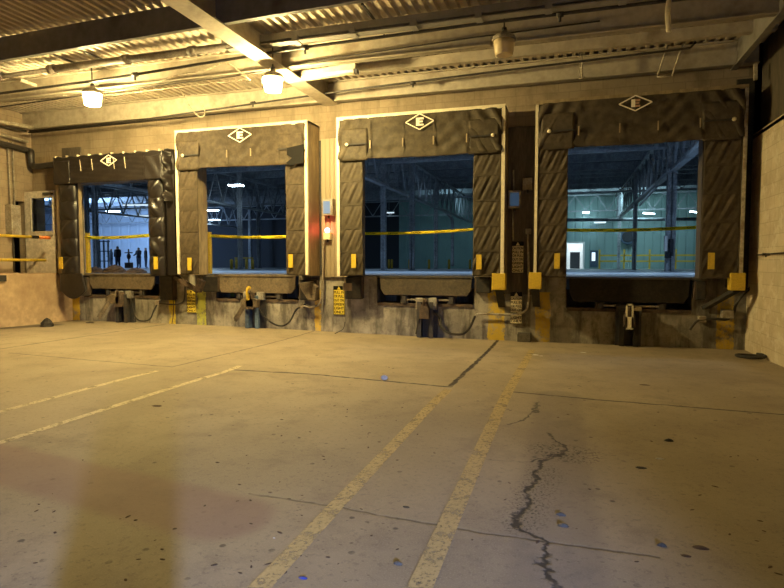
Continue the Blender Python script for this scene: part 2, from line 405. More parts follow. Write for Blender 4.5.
def build_back():
    mb = MB(); mb.box(XL, XR, YW, YW+.6, -.2, ZP)
    xs = [XL] + [v for k in (1,2,3,4) for v in DK[k]['pit']] + [XR]
    for a, b in zip(xs[0::2], xs[1::2]): mb.box(a, b, YW, YW+.6, ZP, DZ)
    for k in (1,2,3,4):
        if ZPD[k] > ZP+.005: mb.box(*DK[k]['pit'], YW, YW+.6, ZP, ZPD[k])
    mb.box(XP-.3, XR, YW+1.2, YW+1.4, -.2, DZ-.3)
    struct(mb.build('wall_foundation', M['found']))
    mb = MB(); T = YW+.25; zo = 3.85
    ops = [(XL-.0, XL-.0)] + [(DK[k]['op0'], DK[k]['op1']) for k in (1,2,3,4)]
    mb.box(XL-.5, XR+.8, YW, T, zo, ZD+.1)
    cur = -12.55
    for k in (1,2,3,4):
        mb.box(cur, DK[k]['op0'], YW, T, DZ, zo); cur = DK[k]['op1']
    mb.box(cur, XR, YW, T, DZ, zo)
    # small borrowed-light opening behind the grey door
    mb.box(XL-.5, -13.2, YW, T, DZ, zo); mb.box(-13.2, -12.55, YW, T, DZ, 2.2); mb.box(-13.2, -12.55, YW, T, 3.3, zo)
    struct(mb.build('wall_back', M['blockback']))
build_back()
# wall strips between the shelters
mb = MB(); mb.box(X(323,240,YW), X(337,240,YW)+.25, YW-.07, YW, DZ-.03, X(0,0,1)*0+4.22); struct(mb.build('trim_1', M['ribpanel']))
mb = MB(); mb.box(X(317.5,240,YW)-.1, X(323,240,YW), YW-.03, YW, DZ, 4.2); struct(mb.build('trim_2', M['rubber']))  # black strip stands in for the shaded gap beside the ribbed panel
mb = MB(); mb.box(-1.2, -.56, YW-.04, YW, DZ-.35, 4.2); struct(mb.build('trim_3', M['darkwall']))
mb = MB(); mb.box(X(746,200,YF)-.05, XR, YW-.05, YW, 1.05, 4.75); struct(mb.build('trim_4', M['rubber']))
mb = MB(); mb.box(XP-.15, DK[1]['x0']+.2, YW-.05, YW, DZ, 4.45); struct(mb.build('trim_5', M['darkwall']))
# side walls
mb = MB(); yo0, yo1 = atX(14,240,XL).y, atX(27,240,XL).y
mb.box(XL-.25, XL, 3.0, yo0, DZ, ZD+.1); mb.box(XL-.25, XL, yo1, YW+.2, DZ, ZD+.1); mb.box(XL-.25, XL, yo0, yo1, 3.12, ZD+.1)
mb.box(XL-1.2, XL-1.0, 9.5, YW+.2, DZ, 3.6)
struct(mb.build('wall_left', M['blockleft']))
mb = MB(); mb.box(XL-1.3, XP, 3.0, YW, -.2, 1.30); struct(mb.build('floor_platform', M['platface'], bevel=.02))
mb = MB(); mb.box(XR, XR+.25, 3.5, YW+.25, -.2, 3.78); struct(mb.build('wall_right', M['blockright']))
mb = MB(); mb.box(XR+.12, XR+.3, 2.0, YW+.25, 3.6, ZD+.15); mb.box(XR, XR+.7, YW+.0, YW+.25, 3.6, ZD+.1); mb.box(XR, XR+.7, 2.0, YW+.25, 3.70, 3.76); struct(mb.build('wall_right_upper', M['darkwall']))
# corrugated roof deck
def build_deck():
    mb = MB(); x = XL-.3; per = .155; h = .06; prof = []
    while x < XR+.7:
        prof += [(x, 0), (x+per*.38, 0), (x+per*.5, h), (x+per*.88, h)]; x += per
    ys = (2.5, 7.0, YW+.05)
    vs = [(px, y, ZD+pz) for y in ys for px, pz in prof]; n = len(prof)
    fs = [(j*n+i, j*n+i+1, (j+1)*n+i+1, (j+1)*n+i) for j in range(len(ys)-1) for i in range(n-1)]
    mb.add(vs, fs); o = mb.build('ceiling', M['deck'])
    return struct(o)
build_deck()

# ------------------------------------------------------------------ roof steel and pipes (things)
def ibeam_x(name, x0, x1, y, z0, z1, fw, m, label, cat='beam', tw=.014):
    mb = MB(); mb.box(x0, x1, y-tw, y+tw, z0, z1); mb.box(x0, x1, y-fw/2, y+fw/2, z0, z0+.02); mb.box(x0, x1, y-fw/2, y+fw/2, z1-.02, z1)
    return tag(mb.build(name, m, at=((x0+x1)/2, y, z0)), label, cat)
def skew_beam():
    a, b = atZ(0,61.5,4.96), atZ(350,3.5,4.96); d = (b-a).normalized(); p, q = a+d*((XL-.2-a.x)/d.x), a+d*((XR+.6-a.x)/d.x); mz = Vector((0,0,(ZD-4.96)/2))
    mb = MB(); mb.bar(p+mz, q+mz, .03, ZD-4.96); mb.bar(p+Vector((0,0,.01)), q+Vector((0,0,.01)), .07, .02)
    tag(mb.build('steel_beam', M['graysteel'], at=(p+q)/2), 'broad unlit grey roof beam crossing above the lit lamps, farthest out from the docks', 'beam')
skew_beam()
ibeam_x('steel_beam', XL-.2, XR+.6, 9.2, 4.97, ZD, .14, M['cream'], 'cream roof beam running just behind the hanging lamps, under the ribbed deck')
ibeam_x('steel_beam', XL-.2, XR, YW-.22, 4.94, ZD, .16, M['cream'], 'cream ledger beam carried along the top of the block dock wall')
mb = MB(); xb = -4.88
mb.box(xb-.014, xb+.014, 2.6, YW, 4.95, ZD); mb.box(xb-.17, xb+.17, 2.6, YW, 4.93, 4.955); mb.box(xb-.17, xb+.17, 2.6, YW, ZD-.02, ZD)
tag(mb.build('steel_beam', M['cream'], at=(xb,7,4.93)), 'cream cross beam with a wide flange meeting the wall between the two middle shelters', 'beam')
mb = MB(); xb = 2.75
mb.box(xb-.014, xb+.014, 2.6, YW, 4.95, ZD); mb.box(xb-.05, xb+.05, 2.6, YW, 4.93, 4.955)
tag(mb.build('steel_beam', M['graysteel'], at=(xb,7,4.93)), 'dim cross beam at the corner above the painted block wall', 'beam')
mb = MB(); mb.box(-4.1, XR, 10.33, 10.47, 5.17, ZD-.005)
tag(mb.build('roof_purlin', M['cream'], at=(0,10.4,5.12)), 'cream boxed purlin with scuffed face between the unlit lamp and the dock wall', 'beam')
def duct():
    t = thing('cable_trough', (-1.5,8.5,5.12), 'grey channel trough with hangers running along the roof above the lamps', 'trough')
    mb = MB(); mb.box(-5.6, XR+.3, 8.44, 8.56, 5.17, 5.29); mb.build('trough_body', M['graysteel'], t, bevel=.01)
    for k in range(9):
        x = -5.2+k*.98; mb = MB(); mb.box(x-.05, x+.05, 8.40, 8.60, 5.10, 5.20); mb.build('bracket', M['graysteel'], t)
    mb = MB(); mb.box(-5.5, XR+.3, 8.42, 8.58, 5.115, 5.135); mb.build('bottom_flange', M['graysteel'], t)
    t = thing('roof_pipe', (-9,8.5,5.18), 'thick grey coupled pipe under the deck above the lamp by the platform', 'pipe')
    mb = MB(); mb.tube([(-9.3,8.5,5.19),(-5.3,8.5,5.19)], .065); mb.build('pipe_run', M['pipegrey'], t)
    mb = MB(); mb.tube([(XL,8.5,5.15),(-9.2,8.5,5.19)], .042); mb.build('pipe_run', M['pipegrey'], t)
    for x in (-10.6,-9.3,-7.6,-6.2):
        mb = MB(); mb.tube([(x-.07,8.5,5.19),(x+.07,8.5,5.19)], .085 if x > -9.4 else .065); mb.build('coupling', M['pipegrey'], t)
duct()
def pipe(name, pts, r, m, label, cat='pipe', fit=(), smooth=False, n=8):
    if smooth: pts = smooth_path(pts)
    pts = [Vector(p) for p in pts]
    if fit:
        t = thing(name, pts[0], label, cat); mb = MB(); mb.tube(pts, r, n); mb.build('pipe_run', m, t)
        for f in fit:
            mb = MB(); mb.tube([Vector(f)-Vector((.05,0,0)), Vector(f)+Vector((.05,0,0))], r*1.7, n); mb.tube([Vector(f), Vector(f)-Vector((0,0,r*4))], r*.8, n); mb.build('sprinkler_fitting', m, t)
        return t
    mb = MB(); mb.tube(pts, r, n); return tag(mb.build(name, m, at=pts[0]), label, cat)
ys, zs = 8.95, 5.05
pipe('sprinkler_pipe', [atY(a,b,8.62) for a,b in ((-30,97.5),(0,93.5),(100,80),(135,74.5),(300,48),(470,25),(640,4),(700,-3))], .026, M['pipe'], 'thin dark sprinkler pipe strung across the roof close by the lamps', fit=[atY(135,74.5,8.62), atY(305,47.4,8.62), atY(560,14,8.62)])
pipe('conduit', [atY(a,b,9.15) for a,b in ((0,107),(100,93),(235,76),(340,57),(470,38),(600,21))], .012, M['pipe'], 'thin dark conduit line fixed along the face of the middle cream beam', 'conduit')
pipe('sprinkler_pipe', [atY(a,b,10.75) for a,b in ((30,131),(150,118.5),(350,90),(500,71),(690,48))]+[atY(696,42,10.75)], .020, M['pipe'], 'thin dark pipe in front of the ledger beam ending in an upturned elbow', fit=[atY(253,103,10.75), atY(413,83,10.75)])
pipe('conduit', [atY(a,b,9.9) for a,b in ((0,102),(120,94),(250,79))], .012, M['pipecream'], 'thin cream conduit between middle beam and ledger near the platform lamp', 'conduit')
mb = MB(); mb.tube([atY(a,b,YW-.06) for a,b in ((24,133),(180,117.5),(330,101))], .022, 8)
tag(mb.build('conduit', M['pipe'], at=(-8,YW-.06,4.9)), 'dark line of conduit and shadow gap under the ledger beam above two shelters', 'conduit')  # dark tube also draws the shadow gap under the ledger
mb = MB(); mb.tube([atY(a,b,YW-.06) for a,b in ((340,101),(520,80),(745,55))], .022, 8)
tag(mb.build('conduit', M['pipe'], at=(-1,YW-.06,4.9)), 'dark line of conduit and shadow gap under the ledger beam above shelters with white posts', 'conduit')  # same dark line continued, shadow gap drawn as a tube
# bent wires, rods and stubs
pipe('hanging_wire', [atY(a,b,10.6) for a,b in ((178,86),(184,96),(190,107),(200,117),(205,112),(199,99))], .012, M['pipecream'], 'loose V shaped cable hanging above the beige sided shelter', 'cable', smooth=True)
pipe('bent_conduit', [atY(a,b,9.1) for a,b in ((158,82),(175,76),(205,70),(225,63),(240,72),(250,80))], .014, M['pipecream'], 'bent cream conduit arching behind the lamp by the cross beam', 'conduit', smooth=True)
pipe('downpipe', [atZ(670,-8,5.2)]+[atY(a,b,atZ(670,-8,5.2).y) for a,b in ((668,8),(667.5,14),(669,32))], .035, M['whitetrim'], 'short white pipe stub hanging down from the roof above the last shelter', 'pipe')
def hanger():
    o = atY(657,77,10.9)
    mb = MB(); p = [atY(a,b,10.8) for a,b in ((668,45),(657,77),(672,76),(683,44))]
    for a, b in zip(p[:-1], p[1:]): mb.tube([a,b], .014, 6)
    tag(mb.build('hanger_rod', M['pipecream'], at=o), 'thin U shaped hanger of bent rod above the shelter beside the painted wall', 'hanger')
    mb = MB(); p = [atY(a,b,10.8) for a,b in ((582,50),(582,78))]
    mb.tube(p, .018, 6); mb.tube([p[1]-Vector((.06,0,0)), p[1]+Vector((.06,0,0))], .02, 6); mb.tube([atY(579.5,50,10.8), atY(580,78,10.8)], .008, 6)
    tag(mb.build('hanger_rod', M['pipecream'], at=p[1]), 'straight hanger rods dropping to a small foot above the white edge post', 'hanger')
    mb = MB(); mb.bar(atY(755.5,64,11.0), atY(755.5,80,11.0), .05)
    tag(mb.build('steel_post', M['pipecream'], at=atY(755,80,11.0)), 'short pale post under the corner beam by the painted block wall', 'post')
hanger()
pipe('wall_rod', [atX(757,255,XR-.05), atX(768,254,XR-.05), atX(790,252.5,XR-.05)], .012, M['pipe'], 'thin dark rod clamped along the painted block wall', 'rod', fit=[atX(766,254.2,XR-.05)])
for k, (a, b, lab) in enumerate((((47,52),(63,62),'thin dark bridging rod under lit deck near the thick coupled pipe'), ((85,52),(113,72),'thin dark bridging rod above the platform lamp'),
                                 ((362,4),(374,20),'dark bridging rod across bright deck ribs above the middle shelter'), ((384,35),(398,55),'dark bridging rod on the middle beam above shelter with white trim'))):
    Y0 = atZ(*a, 5.32).y; mb = MB(); mb.bar(atZ(*a, 5.32), atZ(*a, 5.32)+Vector((0,.65,0)), .03)
    tag(mb.build('bridging_rod', M['pipe'], at=atZ(*a, 5.32)), lab, 'rod')
mb = MB(); mb.bar(atZ(20,80,5.2), atZ(66,96,5.2), .06, .05); tag(mb.build('strut_channel', M['pipecream'], at=atZ(20,80,5.2)), 'pale strut channel running under the deck near the platform corner', 'strut')

# lamps
def lamp(px, py, lit, label):
    Y = 8.8; c = atY(px, py, Y); t = thing('hanging_lamp', (c.x, Y, c.z+.25), label, 'lamp', 'hanging jar lamps')
    L = MB(); L.lathe(c, [(.11,-.125),(.13,-.12),(.14,-.08),(.15,0),(.16,.09)], 28); L.build('lens', M['lens_on'] if lit else M['lens_off'], t)
    cp = MB(); cp.lathe(c, [(.175,.085),(.18,.105),(.165,.15),(.10,.185),(.05,.20),(.04,.24)], 28); cp.build('cap', M['cap'], t)
    st = MB(); st.tube([(c.x,Y,c.z+.26),(c.x,Y,ZD+.01)], .012, 8); st.tube([(c.x,Y,c.z+.23),(c.x,Y,c.z+.28)], .04, 10); st.build('stem', M['pipe'], t)
    bk = MB(); bk.box(c.x-.20, c.x-.16, Y-.03, Y+.03, c.z+.03, c.z+.16); bk.build('latch', M['cap'], t)
    return c
lampA = lamp(92.5, 99, True, 'lit jar lamp glowing beyond the shelter beside the platform')
lampB = lamp(273, 84, True, 'lit jar lamp glowing beside the cream cross beam')
lamp(504, 47, False, 'unlit jar lamp with pale ribbed lens and grey cap')
t = thing('strip_light', (-4.2,9.6,5.0), 'unlit cream strip light fixture beside the lit lamp and cross beam', 'light')
a, b = atY(287,76.5,9.7), atY(356,66.5,9.7)
mb = MB(); mb.bar(a, b, .10, .09); mb.build('channel', M['cream'], t)
mb = MB(); mb.bar(atY(288,81,9.7), atY(354,71.5,9.7), .12, .055); mb.build('reflector', M['whitetrim'], t)
mb = MB(); mb.bar(atY(354.5,72,9.7), atY(358,71.5,9.7), .11, .07); mb.build('end_cap', M['darksteel'], t)

# left wall pipework
pipe('drain_pipe', smooth_path([atX(-20,140,XL+.1), atX(0,143.5,XL+.1), atY(28,150.5,YW-.18), atY(31,153,YW-.18), atY(31.5,162,YW-.18), atY(36,166.5,YW-.18), atY(60,163.5,YW-.18)], 4), .075, M['pipe'], 'fat dark drain pipe with a double elbow in the platform corner', 'pipe', n=12)
pipe('wall_pipe', [atX(-20,130,XL+.12), atX(0,134.5,XL+.12), atY(28,142,YW-.3)], .04, M['pipecream'], 'pale pipe along the block wall above the fat drain pipe', 'pipe')
pipe('wall_pipe', [atX(-20,118,XL+.15), atX(0,122,XL+.15), atY(33,127.5,YW-.35)], .05, M['pipecream'], 'upper pale pipe along the block wall close under the deck', 'pipe')
pipe('wall_pipe', [atX(-20,125,XL+.15), atX(0,126,XL+.15), atY(26,131,YW-.35)], .03, M['pipe'], 'dark pipe squeezed between the two pale pipes on the block wall', 'pipe')
mb = MB(); p = atY(43,160,YW); mb.box(p.x-.35, p.x+.65, YW-.12, YW, p.z-.1, p.z+.05); tag(mb.build('lintel_board', M['panel'], at=p), 'pale board behind the drain elbow above the grey door', 'board')

# ------------------------------------------------------------------ dock shelters
def tri_wave(t): return abs((t % 1)*2-1)
def side_curtain(x0, x1, z0, z1, y, slant, seed, n=5):
    rnd = random.Random(seed); ph = [rnd.random() for _ in range(n)]; am = [.6+.7*rnd.random() for _ in range(n)]
    w = x1-x0
    def fn(u, v):
        s = v*n; k = min(n-1, int(s)); fr = s-k
        fold = math.sin(2*math.pi*(u*w/.19 - slant*fr*1.35 + ph[k]))*.5 + .35*math.sin(2*math.pi*(u*w/.105 - slant*fr*2.1 + ph[k]*3))
        env = math.sin(math.pi*fr)**.6 * (1 if .02 < u < .98 else .2)
        yy = y - .012 - .017*fold*env*am[k] - .02*math.sin(math.pi*fr)*.5
        return (x0+w*u + .012*math.sin(v*9+seed)*(u-.5), yy, z0+(z1-z0)*v)
    mb = MB(); mb.grid(34, 120, fn); return mb
def head_curtain(x0, x1, z0, z1, y, seed, sag=.03):
    rnd = random.Random(seed); ph = [rnd.random()*6 for _ in range(6)]
    w = x1-x0
    def fn(u, v):
        yy = y
        e = min(u, 1-u)
        cw = math.exp(-e*7)
        yy -= .036*cw*math.sin(2*math.pi*(e*w*3.4 + (1-v)*1.6 + ph[0]))
        yy -= .010*math.sin(2*math.pi*(u*2.5+ph[1]) + 2.2*v) * (1-v)
        yy -= .011*math.sin(2*math.pi*(v*2.6 + .7*math.sin(u*9+ph[2])) + 3*math.sin(u*14+ph[3]))*(.4+.6*math.sin(math.pi*u))
        z = z0+(z1-z0)*v + (1-v)*sag*math.sin(math.pi*u*2+ph[4])*.5
        return (x0+w*u, yy, z)
    mb = MB(); mb.grid(90, 30, fn); return mb
def emblem(parent, cx, cz, y, w, h, m2):
    t = .019
    mb = MB(); P = [(-w/2,0),(0,h/2),(w/2,0),(0,-h/2)]
    for i in range(4):
        a, b = P[i], P[(i+1)%4]; mb.bar((cx+a[0],y,cz+a[1]), (cx+b[0],y,cz+b[1]), .012, t, up=(0,0,1))
    d = mb.build('diamond_emblem', M['emblem'], parent)
    s = h*.5; mb = MB(); q = w/.56; x0 = cx-.07*q
    mb.box(x0, x0+.065*q, y-.006, y+.006, cz-s/2, cz+s/2)
    mb.build('emblem_letter_stem', M['emblem'], parent)
    mb = MB()
    mb.box(x0+.065*q, x0+.15*q, y-.006, y+.006, cz+s/2-.035, cz+s/2); mb.box(x0+.065*q, x0+.135*q, y-.006, y+.006, cz-.015*q, cz+.015*q); mb.box(x0+.065*q, x0+.15*q, y-.006, y+.006, cz-s/2, cz-s/2+.03)
    mb.build('emblem_letter_arms', m2, parent)
ZT, ZC = 4.505, 3.63
def shelter(k, vin, label, tagpx, flaps=True):
    d = DK[k]; x0, x1, c0, c1 = d['x0'], d['x1'], d['c0'], d['c1']
    t = thing('dock_shelter', ((x0+x1)/2, YF, DZ), label, 'dock shelter', 'dock shelters along the wall')
    tw = .085 if k != 4 else .07
    # side panels and top panel of the box
    for s, xx in ((0, x0), (1, x1)):
        mb = MB(); xa, xb = (xx, xx+.04) if s == 0 else (xx-.04, xx)
        mb.box(xa, xb, YF+.03, YW, DZ, ZT); mb.build('side_panel', M['panel'], t)
    mb = MB(); mb.box(x0, x1, YF+.03, YW, ZT-.04, ZT); mb.build('top_panel', M['panel'], t)
    # pale edge trim
    mb = MB(); mb.box(x0, x1, YF-.02, YF+.03, ZT-.07, ZT); mb.build('head_trim', M['whitetrim'] if k < 4 else M['panel'], t)
    for s, xx in ((0, x0), (1, x1-tw*.75)):
        mb = MB(); zb = DZ + (.02 if k < 3 else .0)
        mb.box(xx, xx+tw*.75, YF-.02, YF+.03, zb, ZT-.05); mb.build('side_trim', M['whitetrim'] if not (k == 4 and s == 1) else M['pipecream'], t)
    # curtains
    hc = head_curtain(x0+.05, x1-.05, ZC, ZT-.06, YF-.03, 10+k).build('head_curtain', vin, t, solid=.012)
    for s, (a, b) in enumerate(((x0+.06, c0), (c1, x1-.07))):
        sc = side_curtain(a, b, DZ+.02, ZC+.06, YF+.03, 1.0, 20+k*2+s).build('side_curtain', vin, t, solid=.012)
        for j in range(1, 5):
            z = DZ+.02+(ZC+.04-DZ)*j/5; mb = MB(); mb.bar((a+.02, YF+.008, z), (b-.02, YF+.008, z), .02, .03); mb.build('seam', vin, sc)
        px = tagpx[s]; p = atY(px[0], px[1], YF-.02); mb = MB(); mb.box(p.x-.05, p.x+.05, YF-.045, YF-.03, p.z-.14, p.z+.14); mb.build('reflector_tag', M['yellow'], sc)
    # corner flaps with straps, clips, emblem
    w = x1-x0
    for s, (a, b) in enumerate(((x0+.10, x0+.10+w*.17), (x1-.10-w*.17, x1-.10))):
        mb = MB(); z0 = ZC-.02; z1 = ZC+.62
        mb.grid(12, 14, lambda u, v: (a+(b-a)*u, YF-.045-.006*math.sin(7*v+3*u+s), z0+(z1-z0)*v)); f = mb.build('corner_flap', vin, t, solid=.006)
        mb = MB(); zc = ZC+.30; cx = a+.15 if s == 0 else b-.12
        mb.bar((cx, YF-.085, zc), ((b if s == 0 else a), YF-.085, zc), .012, .03)
        mb.build('strap', M['rubber'], f)
        mb = MB(); mb.lathe((0,0,0), [(.015,-.008),(.035,-.005),(.035,.005),(.015,.008)], 14)
        mb.v = [Vector((v.x+cx, YF-.09+v.z, v.y+zc)) for v in mb.v]; mb.build('strap_ring', M['whitetrim'], f)
    for q in (.22,.42,.60,.79):
        if q in (.22,.79) and k == 2: continue
        xx = x0+w*q; mb = MB(); mb.bar((xx, YF-.075, ZC+.20), (xx, YF-.075, ZC+.36), .022, .012, up=(0,1,0)); mb.build('curtain_clip', M['panel'], hc)
        mb = MB(); mb.bar((xx, YF-.07, ZC+.02), (xx, YF-.07, ZT-.12), .012, .006, up=(0,1,0)); mb.build('curtain_seam', vin, hc)
    pe = {2:(239.5,135), 3:(419.5,121.5), 4:(635.5,103)}[k]; c = atY(pe[0], pe[1], YF-.09)
    emblem(hc, c.x, c.z, YF-.085, .56 if k < 4 else .53, .30 if k < 4 else .26, M['emblem'] if k != 4 else M['emblemrust'])
    # header boards behind curtains, closing the gap to the wall opening
    mb = MB(); mb.box(x0+.05, X({2:206.5,3:363,4:566}[k],225,YW), YF+.25, YW, DZ, ZT-.05); mb.build('inner_board', M['panel'] if k == 2 else M['darkwall'], t)
    mb = MB(); mb.box(c1+.03, x1-.05, YF+.25, YW, DZ, ZT-.05); mb.build('inner_board', M['darkwall'], t)
    return t
shelter(2, M['vinyl2'], 'brown vinyl dock shelter with visible beige side panel, its curtain corner torn', ((190,264),(291,261)))
shelter(3, M['vinyl3'], 'grey-brown vinyl dock shelter between the ribbed wall strip and the dark wall strip', ((354,261),(479,262)))
shelter(4, M['vinyl4'], 'dark vinyl dock shelter next to the painted block wall', ((557,261),(711,261)))
# torn patch on shelter 2
sh2 = [o for o in COL.objects if o.name.startswith('dock_shelter')][0]
mb = MB(); pts = [atY(a,b,YF-.10) for a,b in ((287,148),(304,144),(303,163),(296,164),(290,166),(286,163),(292,158),(287,155))]
mb.prism([(p.x,p.z) for p in pts], YF-.105, YF-.095); mb.build('torn_patch', M['ink'], sh2)

def seal1():
    d = DK[1]; x0, x1 = d['x0'], d['x1']; ztl, zt = 4.06, 4.09
    t = thing('dock_seal', ((x0+x1)/2, YF, DZ), 'creased black vinyl dock seal beside the platform with scalloped pale clips on top', 'dock seal', 'dock shelters along the wall')
    v = M['vinylblack']; zb = atY(110,182,YF).z
    # head pad
    def wr(u, w, s): return .03*math.sin(11*u+4*w+s)+.022*math.sin(23*u-9*w+2*s)+.018*math.sin(37*w+13*u)
    xa, xb = x0, x1-.18
    mb = MB(); mb.grid(80, 24, lambda u, w: (xa+(xb-xa)*u, YF-.04+.6*wr(u*1.3,w,1)*.4, zb+(zt-zb)*w + .012*math.sin(u*50)*(1 if w > .95 else 0)))
    hp = mb.build('head_pad', v, t, solid=.02)
    mb = MB(); mb.box(xa, xb, YF-.01, YW, zb+.05, zt); mb.build('head_box', M['darkwall'], t)
    mb = MB(); mb.grid(30, 60, lambda u, w: (x1-.2+.2*u, YF-.02-.05*math.sin(17*w+5*u)+.02*math.sin(41*w)+.3*u*u, zb-.5+(zt+.04-zb+.5)*w)); mb.build('corner_drape', v, t, solid=.02)
    for k in range(10):
        xx = xa+.08+(xb-xa-.16)*k/9; mb = MB(); mb.box(xx-.015, xx+.015, YF-.07, YF, zt-.015, zt+.025); mb.build('clip', M['whitetrim'], hp)
    for k in (.27,.38,.58,.68):
        xx = xa+(xb-xa)*k; mb = MB(); mb.bar((xx, YF-.07, zt-.36), (xx-.03, YF-.07, zt-.10), .010, .006, up=(0,1,0)); mb.build('tape_seam', M['whitetrim'], hp)
    for s in (0,1):
        a = (xa+.02, xa+.50)[s] if False else (xa+.02 if s == 0 else xb-.50); b = a+.48
        mb = MB(); mb.grid(14,14, lambda u, w: (a+(b-a)*u, YF-.065-.01*math.sin(9*u+7*w), zb+.0+(zt-.1-zb)*w)); mb.build('corner_flap', v, t, solid=.015)
    c = atY(109,160.5,YF-.07)
    emblem(hp, c.x, c.z, YF-.085, .46, .25, M['emblem'])
    # side pads: quilted cushions
    for s, (pa, pb) in enumerate(((58,75.5),(147,163))):
        a, b = atY(pa,225,YF).x, atY(pb,225,YF).x
        z0 = DZ-.02
        def cush(u, w, a=a, b=b, z0=z0, s=s):
            q = (w*5) % 1; bul = math.sin(math.pi*u)**.5*(.10+.06*math.sin(math.pi*q)**.7)
            dia = .02*math.sin(2*math.pi*(u*1.5+q*(1 if int(w*5) % 2 else -1)*1.2))
            return (a+(b-a)*u, YF+.10-bul-dia*math.sin(math.pi*u), z0+(zb+.04-z0)*w)
        mb = MB(); mb.grid(22, 110, cush); p = mb.build('side_pad', v, t, solid=.02)
        mb = MB(); ye = 11.08 if s == 0 else YW; mb.box(a-.12 if s == 0 else a+.02, b-.02, YF+.10, ye, z0, zb+.05)
        if s == 0: mb.box(a-.30, a+.1, ye, YW, z0, zb+.05)
        mb.build('pad_box', M['panel'] if s == 0 else M['darkwall'], t)
        px = ((64,263),(158.5,263))[s]; pp = atY(px[0], px[1], YF); mb = MB(); mb.box(pp.x-.05, pp.x+.05, YF-.10, YF-.075, pp.z-.14, pp.z+.14); mb.build('reflector_tag', M['yellow'], p)
    # right return of the seal, and sagging bottom drape at the platform side
    mb = MB(); mb.box(x1-.27, x1-.02, YF+.12, YW, DZ, zt+.02); mb.build('side_return', v, t)
    a, b = atY(58,225,YF).x, atY(80,225,YF).x
    mb = MB(); mb.grid(16, 16, lambda u, w: (a+(b-a)*u+.10*w*u, YF+.02-.05*math.sin(math.pi*u)*(1-w), DZ+.02-w*(.42+.2*math.sin(math.pi*u)))); mb.build('bottom_drape', v, t, solid=.03)
seal1()

# ------------------------------------------------------------------ levelers, restraints, bumpers
DLAB = {1:'beside the platform', 2:'under the beige sided shelter', 3:'under the grey-brown middle shelter', 4:'next to the painted block wall'}
def leveler(k):
    d = DK[k]; a, b = d['pit']; pl = d['plate']; x0, x1 = atY(pl[0],280,YW-.06).x, atY(pl[1],280,YW-.06).x
    t = thing('dock_leveler', ((a+b)/2, YW-.06, ZPD[k]), 'worn steel leveler plate with hanging lip over its pit '+DLAB[k], 'dock leveler', 'levelers in the dock wall')
    zb = {1:atY(120,289,YW-.06).z, 2:atY(258,293,YW-.06).z, 3:atY(425,295.5,YW-.06).z, 4:atY(630,302.5,YW-.06).z}[k]; ZQ = ZPD[k]; pm = M['brownsteel'] if k < 3 else (M['brownplate'] if k == 3 else M['darkplate'])
    mb = MB(); i = .10; mb.prism([(x0,DZ-.02),(x1,DZ-.02),(x1-.02,zb+.12),(x1-i,zb),(x0+i,zb),(x0+.02,zb+.12)], YW-.08, YW-.04); mb.build('hanging_lip', pm, t, bevel=.006)
    mb = MB(); mb.box(a+.02, b-.02, YW-.10, YW+1.15, DZ-.035, DZ+.004); mb.build('deck_plate', M['brownsteel'] if k < 3 else M['darksteel'], t)
    mb = MB(); mb.tube([(a+.1, YW-.06, DZ-.03),(b-.1, YW-.06, DZ-.03)], .022, 8); mb.build('hinge_rod', M['darksteel'], t)
    for xx in (x0+(x1-x0)*.27, x0+(x1-x0)*.78):
        mb = MB(); mb.box(xx-.08, xx+.08, YW-.02, YW+.2, ZQ+.01, zb-.01); mb.box(xx-.04, xx+.04, YW-.06, YW-.02, ZQ+.02, zb-.02); mb.build('lip_keeper', M['darksteel'], t)
    mb = MB(); mb.bar((x0+(x1-x0)*.3, YW-.02, (ZQ+zb)/2), (x0+(x1-x0)*.76, YW-.02, (ZQ+zb)/2), .05, .03); mb.build('toe_bar', M['rust' if k < 3 else 'galv'], t)
    mb = MB(); mb.box(a+.02, b-.02, YW-.025, YW+.03, ZQ-.05, ZQ+.012); mb.build('curb_angle', M['rust'], t)
for k in (1,2,3,4): leveler(k)

